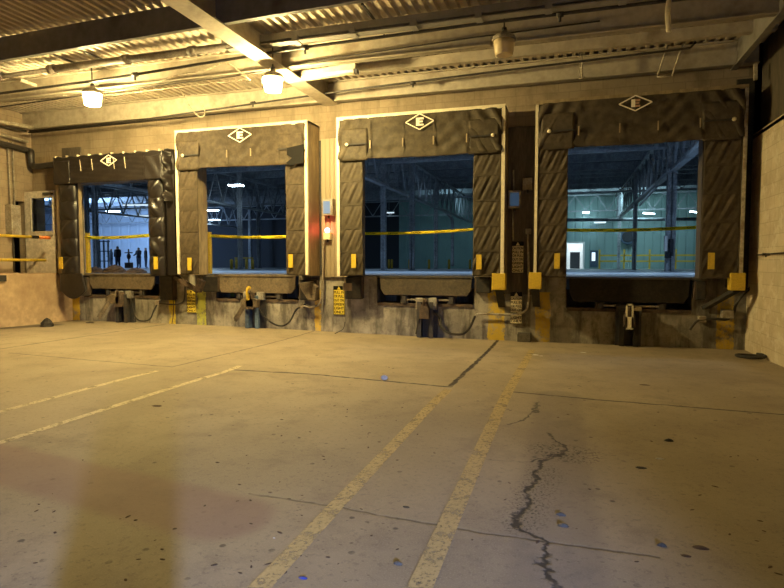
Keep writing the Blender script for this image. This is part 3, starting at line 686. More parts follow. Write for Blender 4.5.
def restraint(k, xa, xb, ytop, arm, label):
    p = atY((xa+xb)/2, ytop, YW-.15); z1 = p.z; x0, x1 = atY(xa, ytop, YW-.1).x, atY(xb, ytop, YW-.1).x; g = gz(p.x, YW)
    w = x1-x0; cx = (x0+x1)/2
    t = thing('truck_restraint', (cx, YW-.12, g), label, 'truck restraint', 'truck restraints below the levelers')
    m1 = M['galv'] if k != 4 else M['darksteel']
    mb = MB(); mb.box(x0, x1, YW-.05, YW, g, z1); mb.build('back_plate', M['darksteel'], t)
    for s in (0,1):
        mb = MB(); xx = cx-.12 if s == 0 else cx+.08; mb.box(xx, xx+.035, YW-.20, YW-.03, g+.01, z1-.08); mb.box(xx-(.05 if s == 0 else 0), xx+.035+(.05 if s else 0), YW-.21, YW-.19, g+.01, z1-.08); mb.build('guide_rail', (M['boxblue'] if k == 2 else M['darksteel']) if k != 4 else M['darkplate'], t)
    for s in (0,1):
        mb = MB(); xx = x0 if s == 0 else x1-.17; h = .24 if k == 3 else .18
        mb.box(xx, xx+.17, YW-.14, YW-.02, z1-h, z1-.0); mb.build('mount_plate', m1, t, bevel=.008)
    mb = MB(); zc = z1-.32 if k == 3 else z1-.28
    mb.prism([(cx-.10,zc-.10),(cx+.10,zc-.10),(cx+.10,zc+.10),(cx+.03,zc+.26),(cx-.03,zc+.26),(cx-.10,zc+.10)], YW-.30, YW-.12); mb.build('carriage', M['rust'], t, bevel=.01)
    mb = MB(); mb.tube(smooth_path([(cx, YW-.24, zc+.10), (cx-.01, YW-.30, zc+.22), (cx+.03, YW-.36, zc+.30), (cx+.07, YW-.38, zc+.26)]), .028, 8); mb.build('hook', M['rust'], t)
    if arm:
        a, b = atY(*arm[0], YW-.22), atY(*arm[1], YW-.45)
        mb = MB(); mb.bar(a, b, .10, .05); mb.bar(a+Vector((0,-.03,.03)), b+Vector((.02,-.03,.04)), .03, .09)
        mb.build('fallen_arm', M['brownsteel'], t)
        mb = MB(); mb.prism([(a.x-.13,a.z-.10),(a.x+.28,a.z-.12),(a.x+.30,a.z+.06),(a.x+.02,a.z+.14),(a.x-.13,a.z+.04)], YW-.30, YW-.14); mb.build('pivot_housing', M['brownsteel'], t, bevel=.015)
    if k == 2:
        mb = MB(); mb.tube(smooth_path([atY(248,300,YW-.32), atY(247.5,292,YW-.34), atY(248.5,288,YW-.34), atY(250,288,YW-.34)]), .04, 10); mb.build('grease_elbow', M['yellow'], t)
    if k == 4:
        mb = MB(); q = atY(629.5, 316, YW-.40); y0, y1 = YW-.43, YW-.38; mb.box(q.x-.062, q.x-.035, y0, y1, q.z-.22, q.z+.22); mb.box(q.x+.035, q.x+.062, y0, y1, q.z-.22, q.z+.22); mb.box(q.x-.062, q.x+.062, y0, y1, q.z-.24, q.z-.02); mb.box(q.x-.062, q.x+.062, y0, y1, q.z+.19, q.z+.22); mb.box(q.x-.03, q.x+.03, y1, YW-.1, q.z-.2, q.z-.1); mb.build('white_bracket', M['whitetrim'], t)
        mb = MB(); q = atY(638,308,YW-.2); mb.box(q.x-.08, q.x+.06, YW-.25, YW-.2, q.z-.05, q.z+.03); mb.build('bent_tab', M['panel'], t)
restraint(1, 116, 132, 291, ((112,299),(99,319)), 'rusty truck restraint with a slanted fallen arm beside the platform dock')
restraint(2, 244, 264, 292, ((247,302),(235,321)), 'truck restraint with slanted arm and yellow elbow under the beige sided shelter')
restraint(3, 416, 437, 298, None, 'truck restraint with two pale mounting plates under the middle shelter')
restraint(4, 616, 642, 306, None, 'dark truck restraint with a white slotted bracket near the painted wall')

def hose(name, pix, Y, r, m, label, cat='hose'):
    pts = []
    for p in pix:
        q = atY(p[0], p[1], p[2] if len(p) > 2 else Y); q.z = max(q.z, gz(q.x, q.y)+r); pts.append(q)
    pts = smooth_path(pts, 6); mb = MB(); mb.tube(pts, r, 8); return tag(mb.build(name, m, at=pts[0]), label, cat)
hose('power_hose', [(131,299),(134,312),(137,319,YW-.3),(143,321,YW-.35),(150,319,YW-.3),(154,310),(158,303)], YW-.14, .018, M['rubber'], 'black hose looping from the platform dock restraint to a pale junction')
hose('power_hose', [(258,307),(263,315),(272,323,YW-.3),(282,326,YW-.35),(290,321,YW-.25),(296,310),(303,306)], YW-.14, .020, M['rubber'], 'dark hose sagging below the beige sided shelter')
hose('power_hose', [(433,311),(440,318),(441,326,YW-.25),(449,333,YW-.35),(462,334,YW-.35),(470,327,YW-.2),(475,316)], YW-.14, .024, M['rubber'], 'dark hose looping out from the middle shelter restraint')
hose('power_hose', [(424,303),(420,313),(418,325,YW-.2),(416,334,YW-.2)], YW-.26, .018, M['rubber'], 'short dark hose hanging straight down the middle shelter restraint')
hose('rigid_conduit', [(475,316),(478,314),(484,314),(505,314.5),(517,314)], YW-.10, .020, M['galv'], 'galvanised conduit across the yellow wall band below the dark wall strip', 'conduit')
hose('rigid_conduit', [(517,314),(525,311),(528,304),(529,290),(528.5,262),(528,234)], YW-.16, .020, M['pipecream'], 'bent conduit curving up past the lower warning sign to a small switch box', 'conduit')
hose('rigid_conduit', [(303,306),(312,307),(319,304),(321.5,297),(322.5,280),(323.5,240)], YW-.15, .024, M['boxgrey'], 'grey conduit rising from the hose to the red signal by the ribbed strip', 'conduit')
hose('rigid_conduit', [(158,303),(172,304.5),(181,303),(184.5,298),(185,282)], YW-.13, .018, M['pipe'], 'dark conduit turning up beside the narrow yellow sign', 'conduit')
hose('rigid_conduit', [(690,330),(696,322),(703,320),(716,319),(726,319.5),(733,315),(736,305),(742,296),(752,285),(755,270)], YW-.14, .024, M['pipe'], 'dark conduit running under the yellow bumper into the painted wall corner', 'conduit')
hose('loose_wire', [(345,322),(343,329),(335,333.5,YW-.4)], YW-.1, .008, M['rubber'], 'thin loose wire trailing from the yellow sign at the middle shelter to the floor', 'wire')
hose('loose_wire', [(173,290),(173.5,312),(172,325,YW-.1)], YW-.05, .010, M['rust'], 'thin rusty cable hanging down the narrow yellow painted band', 'wire')
for (px, py, w, h, lab) in ((158,302.5,.10,.10,'pale junction box at the end of the platform dock hose'), (702,319,.12,.10,'small conduit fitting on the wall below the dark shelter by painted wall'), (303,306,.07,.10,'dark conduit fitting where the sagging hose meets its conduit')):
    p = atY(px, py, YW-.1); mb = MB(); mb.box(p.x-w/2, p.x+w/2, YW-.16, YW, p.z-h/2, p.z+h/2); tag(mb.build('junction_box', M['boxgrey'], at=p, bevel=.008), lab, 'junction box')

def bumper(x0, x1, z0, z1, y0, label, m='rubber', lam=True):
    t = thing('dock_bumper', ((x0+x1)/2, YW, z0), label, 'bumper', 'bumpers on the dock wall')
    mb = MB(); mb.box(x0, x1, y0, YW, z0, z1); mb.build('bumper_block', M[m], t, bevel=.012)
    if lam:
        for q in (.3,.7):
            mb = MB(); mb.tube([(x0-.02, (y0+YW)/2, z0+(z1-z0)*q), (x1+.02, (y0+YW)/2, z0+(z1-z0)*q)], .018, 8); mb.build('tie_rod', M['rust'], t)
        for xx in (x0-.015, x1+.005):
            mb = MB(); mb.box(xx-.01, xx+.01, y0+.02, YW, z0+.02, z1+.0); mb.build('end_angle', M['rust'], t)
    return t
def bx(px0, px1, py0, py1, Y):
    a, b = atY(px0, py1, Y), atY(px1, py0, Y); return a.x, b.x, a.z, b.z
for args, lab in (((80,86,277,296),'black rubber bumper between platform corner and leveler lip'), ((160,172,276,300),'dark rubber bumper between seal and beige sided shelter'),
             ((203,217,277,292),'dark rubber bumper beside the narrow yellow sign'), ((300,316,280,300),'mangled rubber bumper beside the orange-yellow wall band'),
             ((345,361,277,299),'dark rubber bumper over the yellow sign at the middle shelter'), ((476,490,277,293),'laminated rubber bumper next to a yellow guard block'),
             ((696,706,281,300),'dark rubber bumper next to the leveler by painted wall')):
    x0, x1, z0, z1 = bx(*args, YW-.15); bumper(x0, x1, z0, z1, YW-.15, lab)
def guard(px0, px1, py0, py1, label, diag):
    x0, x1, z0, z1 = bx(px0, px1, py0, py1, YF-.06)
    t = thing('guard_block', ((x0+x1)/2, YF, z0), label, 'guard', 'yellow guard blocks under shelter posts')
    mb = MB(); mb.box(x0, x1, YF-.06, YF+.16, z0, z1); mb.build('block', M['yellow'], t, bevel=.01)
    mb = MB(); cx = (x0+x1)/2; mb.bar((cx, YF+.05, z0), (cx+diag, YW, z0-.35), .14, .06); mb.bar((cx, YF+.12, z0+.1), (cx, YW, z0+.1), .06, .16); mb.build('brace', M['rubber'], t)
guard(491.5, 505.5, 273.5, 290, 'yellow guard block under the white post between middle shelter and dark strip', .0)
guard(528.5, 541.5, 272.5, 289, 'yellow guard block under the first post of the dark shelter', .0)
guard(730.5, 746, 273, 290.5, 'yellow guard block under the post nearest the painted block wall', -.35)
x0, x1, z0, z1 = bx(721.5, 733, 310, 318, YW-.12); z0, z1 = min(z0,z1), max(z0,z1)
mb = MB(); mb.box(x0, x1, YW-.2, YW, z0, z1); tag(mb.build('junction_box', M['boxgrey'], at=(x0,YW,z0), bevel=.01), 'worn box below the guard block beside the painted wall', 'junction box')
# slanted brackets at shelter 2 foot
mb = MB(); mb.bar(atY(175,277,YW-.3), atY(198,291,YW-.25), .10, .10); mb.bar(atY(198,291,YW-.25), atY(202,280,YW-.25), .10, .16); tag(mb.build('bent_bracket', M['rust'], at=atY(190,285,YW-.3)), 'bent dark bracket sloping above the narrow yellow sign', 'bracket')
mb = MB(); mb.bar(atY(343,287,YW-.35), atY(352,287,YW-.25), .03, .16); tag(mb.build('bent_bracket', M['panel'], at=atY(345,288,YW-.35)), 'bent pale plate sticking out above the sign under the middle shelter', 'bracket')
mb = MB(); mb.prism([(p.x,p.z) for p in [atY(a,b,YW-.25) for a,b in ((299,283),(312,281),(318,287),(316,301),(309,300),(303,291))]], YW-.32, YW-.18); tag(mb.build('torn_rubber', M['brownsteel'], at=atY(308,290,YW-.25), bevel=.02), 'torn crumpled rubber flap beside the conduit bend', 'rubber flap')

# ------------------------------------------------------------------ signs
def text_mesh(body, size, x, y, z, m, parent, wmax=None):
    cu = bpy.data.curves.new('sign_text', 'FONT'); cu.body = body; cu.size = size; cu.align_x = 'CENTER'; cu.align_y = 'CENTER'; cu.extrude = .001; cu.offset = size*.02
    o = bpy.data.objects.new('tmp_text', cu); COL.objects.link(o)
    dg = bpy.context.evaluated_depsgraph_get(); me = bpy.data.meshes.new_from_object(o.evaluated_get(dg)); bpy.data.objects.remove(o)
    w = max(v.co.x for v in me.vertices)-min(v.co.x for v in me.vertices); s = min(1.25, wmax/w) if wmax else 1
    off = WL[parent.name]
    for v in me.vertices: v.co = Vector((v.co.x*s+x, y-v.co.z, v.co.y+z))-off
    me.materials.clear(); me.materials.append(m)
    q = bpy.data.objects.new('lettering', me); COL.objects.link(q); q.parent = parent; WL[q.name] = off
    return q
def sign(px0, px1, py0, py1, Y, lines, m, header, label):
    x0, x1, z0, z1 = bx(px0, px1, py0, py1, Y); z0, z1 = min(z0,z1), max(z0,z1); cx = (x0+x1)/2; w = x1-x0; h = z1-z0
    t = thing('warning_sign', (cx, Y, z0), label, 'sign', 'dock warning signs')
    mb = MB(); mb.box(x0, x1, Y, Y+.012, z0, z1); pl = mb.build('sign_plate', m, t)
    hh = h*.14 if header else h*.12
    if header:
        mb = MB(); mb.box(x0, x1, Y-.003, Y, z1-hh, z1); mb.build('header_band', M['ink'], t)
    s = hh*.78; zc = z1-hh/2
    mb = MB(); mb.prism([(cx-s*.6, zc-s/2), (cx+s*.6, zc-s/2), (cx, zc+s/2)], Y-.006, Y-.003); mb.build('warning_triangle', m if header else M['ink'], t)
    n = len(lines); lh = (h-hh-.02)/n
    for i, ln in enumerate(lines): text_mesh(ln, lh*.92, cx, Y-.004, z1-hh-.01-lh*(i+.5), M['ink'], t, w*.88)
    mb = MB()
    for a, b, c, d in ((x0,x1,z0,z0+.008),(x0,x1,z1-.008,z1),(x0,x0+.008,z0,z1),(x1-.008,x1,z0,z1)): mb.box(a, b, Y-.002, Y, c, d)
    mb.build('sign_border', M['ink'], t)
L6 = ['PULL IN','OR PULL','OUT ON','GREEN','LIGHT','ONLY']
sign(187, 195.5, 290, 312.5, YW-.03, L6, M['signyellow'], False, 'narrow yellow warning sign under the bent bracket at the beige sided shelter')
sign(333.5, 344.5, 286, 314.5, YW-.03, L6, M['signyellow'], True, 'yellow warning sign with black header at the foot of the ribbed strip')
sign(511.5, 524, 241.5, 273, YW-.07, ['CAUTION']+L6, M['signpale'], True, 'pale warning sign high on the dark strip between two shelters')
sign(510, 522.5, 292, 323.5, YW-.05, ['CAUTION']+L6, M['signpale'], True, 'pale warning sign low on the foundation, crossed by a conduit')

# ------------------------------------------------------------------ control boxes
def cbox(name, px0, px1, py0, py1, y1, depth, m, label, cat, face=None, fm=None):
    x0, x1, z0, z1 = bx(px0, px1, py0, py1, y1-depth); z0, z1 = min(z0,z1), max(z0,z1)
    t = thing(name, ((x0+x1)/2, y1, z0), label, cat)
    mb = MB(); mb.box(x0, x1, y1-depth, y1, z0, z1); mb.build('housing', m, t, bevel=.01)
    if face:
        a, b, c, d = bx(*face, y1-depth-.005); mb = MB(); mb.box(a, b, y1-depth-.008, y1-depth, min(c,d), max(c,d)); mb.build('display', fm, t)
    mb = MB(); mb.tube([((x0+x1)/2, y1-depth/2, z0), ((x0+x1)/2, y1-depth/2, z0-.06)], .02, 8); mb.build('cable_gland', M['pipe'], t)
    return t
cbox('dock_controller', 322, 332.5, 198.5, 215.5, YW-.07, .16, M['boxgrey'], 'grey dock controller with glowing blue face on the ribbed wall strip', 'control box', (323.2,330,201,213.5), M['screen'])
cbox('dock_controller', 508, 520.5, 190, 208.5, YW-.04, .14, M['boxgrey'], 'grey dock controller with dim blue face on the dark wall strip', 'control box', (510,519,192.5,206), M['screendim'])
cbox('switch_box', 522.5, 532.5, 177.5, 190, YW-.04, .10, M['boxgrey'], 'plain grey box up beside the dim blue controller', 'switch box')
cbox('switch_box', 525.5, 531, 228.5, 234, YW-.04, .10, M['boxgrey'], 'small grey switch box above the upper pale warning sign', 'switch box')
t = cbox('traffic_signal', 323, 330, 232.5, 239.5, YW-.07, .12, M['signpale'], 'small dock signal with lit red lens below the glowing controller', 'signal light')
p = atY(327, 230.3, YW-.18); mb = MB(); mb.lathe((0,0,0), [(.055,-.03),(.055,.0),(.035,.03)], 16); mb.v = [Vector((p.x+v.x, p.y-v.z, p.z+v.y)) for v in mb.v]; mb.build('red_lens', M['redlens'], t)
mb = MB(); mb.tube([atY(513.5,170,YW-.07), atY(513.5,190,YW-.07)], .015, 6); tag(mb.build('conduit', M['pipecream'], at=atY(513.5,190,YW-.07)), 'short pale conduit dropping into the dim blue controller', 'conduit')
mb = MB(); mb.tube([atY(512.7,209,YW-.07), atY(513,241,YW-.07)], .015, 6); tag(mb.build('conduit', M['pipecream'], at=atY(513,241,YW-.07)), 'pale conduit from the dim blue controller down to the pale sign', 'conduit')
p0 = atY(315, 205, YF+.3)
# platform side electrical box
p = atX(12, 237, XL+.05); t = thing('electrical_box', p, 'grey electrical box with conduit on the block wall by the railing', 'electrical box')
a = atX(10, 205, XL+.05); y0, y1 = atX(6.5,220,XL+.05).y, atX(16,220,XL+.05).y
mb = MB(); mb.box(XL, XL+.22, y0, y1, atX(12,237,XL+.1).z, a.z); mb.build('housing', M['boxgrey'], t, bevel=.012)
for dy in (.10,.22):
    mb = MB(); mb.tube([(XL+.06, y0+dy, a.z), (XL+.06, y0+dy, 4.55)], .022, 8); mb.build('conduit_riser', M['boxgrey'], t)
mb = MB(); mb.tube([(XL+.06, y0+.15, atX(12,237,XL+.1).z), (XL+.06, y0+.15, 1.32)], .016, 8); mb.build('conduit_drop', M['pipe'], t)
# grey door standing open against the platform
def door():
    Y = 11.22; x0, x1, z0, z1 = bx(27.5, 54.5, 190.5, 272, Y); z0 = 1.305
    wa, wb, wc, wd = bx(33, 53, 197.5, 231.5, Y)
    t = thing('door_1', (x0, Y, z0), 'grey panel door with a tall glass pane standing open on the platform', 'door'); t['kind'] = 'structure'
    mb = MB(); mb.box(x0, wa, Y-.025, Y+.025, z0, z1); mb.box(wb, x1, Y-.025, Y+.025, z0, z1); mb.box(wa, wb, Y-.025, Y+.025, z0, wc); mb.box(wa, wb, Y-.025, Y+.025, wd, z1); mb.build('door_leaf', M['doorpaint'], t)
    mb = MB(); mb.box(wa, wb, Y-.006, Y+.006, wc, wd); mb.build('pane', M['glass'], t)
    mb = MB(); mb.box(wa-.03, wb+.03, Y-.04, Y-.02, wc-.03, wc); mb.box(wa-.03, wb+.03, Y-.04, Y-.02, wd, wd+.03); mb.box(wa-.03, wa, Y-.04, Y-.02, wc, wd); mb.box(wb, wb+.03, Y-.04, Y-.02, wc, wd); mb.build('pane_bead', M['doorpaint'], t)
    mb = MB(); mb.box(x1-.30, x1-.02, Y-.09, Y-.025, z1-.10, z1-.05); mb.build('door_closer', M['darksteel'], t)
    mb = MB(); mb.tube([(x1-.08, Y-.025, 2.25),(x1-.08, Y-.09, 2.25),(x1-.2, Y-.09, 2.25)], .014, 8); mb.build('door_handle', M['galv'], t)
door()
# yellow guard rail on the platform edge
def railing():
    xr = XP-.06; t = thing('guard_rail', (xr, 8, 1.30), 'yellow two-bar guard rail along the platform edge', 'railing')
    for z in (2.17, 1.62):
        mb = MB(); mb.tube([(xr, 4.0, z), (xr, 10.75, z)], .034, 10); mb.build('rail', M['yellow'], t)
    for y in (4.2, 7.4):
        mb = MB(); mb.tube([(xr, y, 1.30), (xr, y, 2.18)], .032, 10); mb.build('post', M['yellow'], t)
    a, b = atX(39,235,xr).y, atX(49.5,235,xr).y
    mb = MB(); mb.tube([(xr, a, 2.17), (xr, b, 2.17)], .040, 10); mb.build('orange_wrap', M['orange'], t)
    a, b = atX(31,235,xr).y, atX(38,235,xr).y
    mb = MB(); mb.tube([(xr, a, 2.17), (xr, b, 2.17)], .038, 10); mb.build('tape_wrap', M['ink'], t)
railing()
p = atX(2,277,XP); mb = MB(); mb.box(XP, XP+.06, p.y-.12, p.y+.06, p.z-.1, p.z+.04); tag(mb.build('edge_bracket', M['rubber'], at=p), 'small dark bracket on the platform face under the rail', 'bracket')

# ------------------------------------------------------------------ things on the yard floor
def painted_line(px, w, m, label, ext=0):
    pts = [G(*p) for p in px]
    if ext: d = (pts[0]-pts[1]).normalized(); pts = [pts[0]+d*ext]+pts
    fine = []
    for a, b in zip(pts[:-1], pts[1:]):
        for k in range(20): fine.append(a.lerp(b, k/20))
    fine.append(pts[-1]); vs = []; fs = []
    for i, p in enumerate(fine):
        d = fine[min(i+1,len(fine)-1)]-fine[max(i-1,0)]; d.z = 0; d.normalize(); n = Vector((-d.y, d.x, 0))
        for s in (-1,1):
            q = p+n*s*w/2; vs.append((q.x, q.y, gz(q.x,q.y)+.004))
    for i in range(len(fine)-1): fs.append((2*i, 2*i+1, 2*i+3, 2*i+2))
    mb = MB(); mb.add(vs, fs); o = mb.build('painted_line', m, at=(pts[0].x, pts[0].y, pts[0].z)); return tag(o, label, 'floor line', 'painted bay lines on the yard floor')
painted_line([(260,588),(346,496),(437,400),(448,390)], .10, M['stripe'], 'worn yellow bay line ending at the corner of the dark slab edge', .8)
painted_line([(420,588),(506,396),(532,350)], .11, M['stripe'], 'worn yellow bay line running from the camera to the guard blocks', .8)
painted_line([(0,412),(157,371)], .085, M['stripepale'], 'shorter pale line on the floor toward the platform corner', 1.5)
painted_line([(0,443),(60,424),(225,372),(240,366)], .085, M['stripepale'], 'longer pale line reaching the slab edge below the beige sided shelter', 1.5)

def lump(p, sx, sy, sz, seed, n=10):
    rnd = random.Random(seed); mb = MB(); prof = []; vs = []; fs = []
    rings = 5
    for j in range(rings+1):
        t = j/rings; r = math.cos(t*math.pi/2)**.7
        for k in range(n):
            a = 2*math.pi*k/n; q = 1+.28*(rnd.random()-.5)
            vs.append((p.x+sx*r*q*math.cos(a), p.y+sy*r*q*math.sin(a), p.z+sz*t*(1+.2*(rnd.random()-.5))))
    for j in range(rings):
        for k in range(n): fs.append((j*n+k, j*n+(k+1)%n, (j+1)*n+(k+1)%n, (j+1)*n+k))
    fs.append(tuple(range(n))[::-1]); fs.append(tuple(rings*n+k for k in range(n))); mb.add(vs, fs); return mb
p = G(47,326.5); tag(lump(p,.15,.12,.20,3).build('dark_lump', M['rubber'], at=p), 'pointed dark lump sitting on the oil stain by the platform', 'debris')
p = G(90,323); tag(lump(p,.12,.05,.04,5).build('flat_scrap', M['blocky'], at=p), 'flat dark scrap at the wall foot near the platform dock', 'debris')
p = G(524,342); t = thing('concrete_block', p, 'small dark block on the floor below the low warning sign', 'block')
mb = MB(); mb.box(p.x-.13, p.x+.13, p.y-.02, p.y+.14, p.z, p.z+.16); mb.build('block_body', M['blocky'], t, bevel=.012)
mb = MB(); mb.box(p.x-.12, p.x+.13, p.y-.01, p.y+.13, p.z+.16, p.z+.18); mb.build('block_cap', M['stone'], t)
# loop of hose by the right wall
c = G(756,359); pts = []
for k in range(22):
    a = k/21*2*math.pi*1.15; r = .17+.02*math.sin(3*a); q = Vector((c.x+1.15*r*math.cos(a)-.06, c.y+r*1.3*math.sin(a), 0)); q.z = gz(q.x,q.y)+.025+.035*k/21; pts.append(q)
mb = MB(); mb.tube(pts, .024, 8); tag(mb.build('hose_loop', M['rubber'], at=c), 'coiled loop of black hose on the floor at the painted wall', 'hose')
def litter(px, py, s, m, name, label, group=None, cat='litter', flat=.35, seed=0):
    s *= .62; p = G(px, py); mb = lump(p, s, s*.55, s*flat, seed or int(px*7+py)); tag(mb.build(name, m, at=p), label, cat, group)
p = G(384,380); t = thing('crushed_cup', p, 'crushed white cup lying just before the slab edge', 'litter')
mb = MB(); mb.lathe((0,0,0), [(.032,-.05),(.034,-.045),(.045,.05),(.046,.055)], 14); R = Matrix.Rotation(1.35,4,'X') @ Matrix.Rotation(.4,4,'Y'); mb.v = [R @ (Vector((v.x*1.1, v.y*.8, v.z))*.75)+p+Vector((0,0,.03)) for v in mb.v]; mb.build('cup_body', M['litter'], t)
mb = MB(); mb.lathe((0,0,0), [(.049,.05),(.050,.058)], 14); mb.v = [R @ (Vector((v.x*1.1, v.y*.8, v.z))*.75)+p+Vector((0,0,.03)) for v in mb.v]; mb.build('rim', M['litter'], t)
litter(535,355,.10,M['litter'],'paper_scrap','pale scattered paper scrap near the end of the long bay line',flat=.2)
litter(541,356,.06,M['litter'],'paper_scrap','smaller paper scrap touching the pale scattered scrap',flat=.2)
litter(583,352.5,.09,M['litter'],'paper_scrap','flat white paper scrap before the dark restraint',flat=.15)
litter(664,406,.05,M['palescrap'],'paper_scrap','pale scrap lying on the slab joint by the painted wall side',flat=.15)
litter(274,538,.012,M['litter'],'paper_scrap','tiny white speck of paper on the dim floor',flat=.5)
litter(303,578,.035,M['bluescrap'],'plastic_scrap','blue plastic scrap beside the bay line at the frame edge',flat=.3)
litter(398,564,.035,M['stone'],'stone','grey stone between the two worn bay lines',cat='stone',flat=.6)
litter(662,546,.035,M['stone'],'stone','pale round stone on the brown floor',cat='stone',flat=.8)
litter(660,459,.05,M['litter'],'paper_scrap','small white scrap beside two black scraps',flat=.3)
litter(669,441,.06,M['rubber'],'rubber_scrap','black curled scrap on the brown floor beyond the white scrap',flat=.5)
litter(641,468,.06,M['rubber'],'rubber_scrap','black flat scrap on the brown floor nearer than the white scrap',flat=.25)
litter(701,548,.06,M['leaf'],'dry_leaf','large dry leaf clump lying near the round stone',flat=.25,cat='leaf')
litter(686,556,.04,M['leaf'],'dry_leaf','dry leaf just beside the large leaf clump',flat=.2,cat='leaf')
litter(563,526,.05,M['stone'],'stone','loose stone next to the crack, nearer one of a pair',cat='stone',flat=.5)
litter(561,515,.045,M['stone'],'stone','loose stone next to the crack, farther one of a pair',cat='stone',flat=.5)
litter(406,507,.035,M['rubber'],'rubber_scrap','thin dark scrap between the two worn bay lines',flat=.2)
litter(157,406,.09,M['leaf'],'twig_clump','dark twig clump beyond the longer pale line',flat=.15,cat='twig')
litter(645,385,.10,M['leaf'],'dry_leaf','dark leaf patch beyond the slab joint',flat=.08,cat='leaf')
# scattered dead leaf crumbs that nothing tells apart
rnd = random.Random(11)
base = None
spots = []
for k in range(70):
    px, py = rnd.uniform(230, 780), rnd.uniform(352, 575)
    spots.append((px, py))
for k in range(40): spots.append((rnd.uniform(30, 330), rnd.uniform(390, 580)))
for k in range(26): spots.append((rnd.uniform(280, 420), rnd.uniform(405, 470)))
p = G(*spots[0]); base = lump(Vector((0,0,0)), .013, .007, .004, 99, 7).build('leaf_crumb', M['leaf'])
for k, (px, py) in enumerate(spots):
    p = G(px, py); o = base if k == 0 else base.copy()
    if k: COL.objects.link(o)
    o.location = p; s = rnd.uniform(.4, 1.15); o.scale = (s*rnd.uniform(.8,1.6), s, s); o.rotation_euler = (0,0,rnd.uniform(0,6.28))
    tag(o, 'dark crumb of dead leaf scattered on the concrete yard floor', 'leaf', 'leaf crumbs on the yard floor')

# ------------------------------------------------------------------ warehouse interior
def fz(y): return DZ-.0052*max(0, y-YW)
FARY = 49.5
mb = MB(); mb.grid(4, 4, lambda u, v: (-75+105*u, YW+.6+(FARY+1-YW-.6)*v, fz(YW+.6+(FARY+1-YW-.6)*v)))
for a, b in [(XL-.5, DK[1]['pit'][0])]+[(DK[k]['pit'][1], DK[k+1]['pit'][0]) for k in (1,2,3)]+[(DK[4]['pit'][1], XR)]: mb.box(a, b, YW+.02, YW+.62, DZ-.1, DZ)
struct(mb.build('floor_warehouse', M['ifloor']))
mb = MB(); mb.box(-75, 30, YW+.4, FARY+1, 7.35, 7.5); struct(mb.build('ceiling_warehouse', M['ideck']))
mb = MB(); xd = atY(399,240,FARY).x; xd0 = atY(357,240,FARY).x; xw = atY(200,240,FARY).x
dx0, dx1 = atY(567,255,FARY).x, atY(583,255,FARY).x; dz = fz(FARY)+2.1
mb.box(xd, dx0, FARY, FARY+.3, .8, 7.5); mb.box(dx1, 30, FARY, FARY+.3, .8, 7.5); mb.box(dx0, dx1, FARY, FARY+.3, dz, 7.5)
struct(mb.build('wall_far', M['farwall']))
mb = MB(); mb.box(xw, xd, FARY, FARY+.3, .8, 7.5); struct(mb.build('wall_far_unlit', M['idark']))  # near-black colour stands in for the far wall being unlit here
mb = MB(); mb.box(-75, xw, FARY, FARY+.3, .8, 7.5); struct(mb.build('wall_far_white', M['farwhite']))
mb = MB(); mb.box(-75.3, -75, YW, FARY, .8, 7.5); mb.box(30, 30.3, YW, FARY, .8, 7.5); mb.box(-75, XL-.5, YW+.3, YW+.5, .8, 7.5); mb.box(XR+.3, 30, YW+.3, YW+.5, .8, 7.5); mb.box(XL-.6, XR+.5, YW+.26, YW+.4, ZD, 7.5)
struct(mb.build('wall_warehouse_sides', M['idark']))
# lit doorway: a small bright room beyond the far door
mb = MB(); mb.box(dx0-1, dx1+1, FARY+2.5, FARY+2.6, .8, 4); mb.box(dx0-1.1, dx0-1, FARY+.3, FARY+2.6, .8, 4); mb.box(dx1+1, dx1+1.1, FARY+.3, FARY+2.6, .8, 4); mb.box(dx0-1, dx1+1, FARY+.3, FARY+2.6, .8, fz(FARY)); mb.box(dx0-1, dx1+1, FARY+.3, FARY+2.6, 4, 4.1)
struct(mb.build('wall_far_room', M['white']))
t = thing('door_2', (dx0, FARY, fz(FARY)), 'white framed lit doorway in the far corrugated wall', 'door'); t['kind'] = 'structure'
mb = MB(); mb.box(dx0-.12, dx0, FARY-.08, FARY, fz(FARY), dz+.12); mb.box(dx1, dx1+.12, FARY-.08, FARY, fz(FARY), dz+.12); mb.box(dx0, dx1, FARY-.08, FARY, dz, dz+.12); mb.build('door_frame', M['white'], t)
mb = MB(); mb.box(dx0+.25, dx1-.22, FARY+1.2, FARY+1.28, fz(FARY), dz-.7); mb.build('dark_inner_leaf', M['idark'], t)
a, b, c, d = bx(590, 598, 250.5, 267, FARY-.05); c, d = min(c,d), max(c,d)
t = thing('door_3', (a, FARY, c), 'dark closed door with a small lit window on the far wall', 'door'); t['kind'] = 'structure'
mb = MB(); mb.box(a, b, FARY-.08, FARY, c, d); mb.build('door_leaf', M['ifan'], t)
mb = MB(); mb.box(a+.12, b-.2, FARY-.1, FARY-.08, d-.85, d-.15); mb.build('pane', M['ledlow'], t)
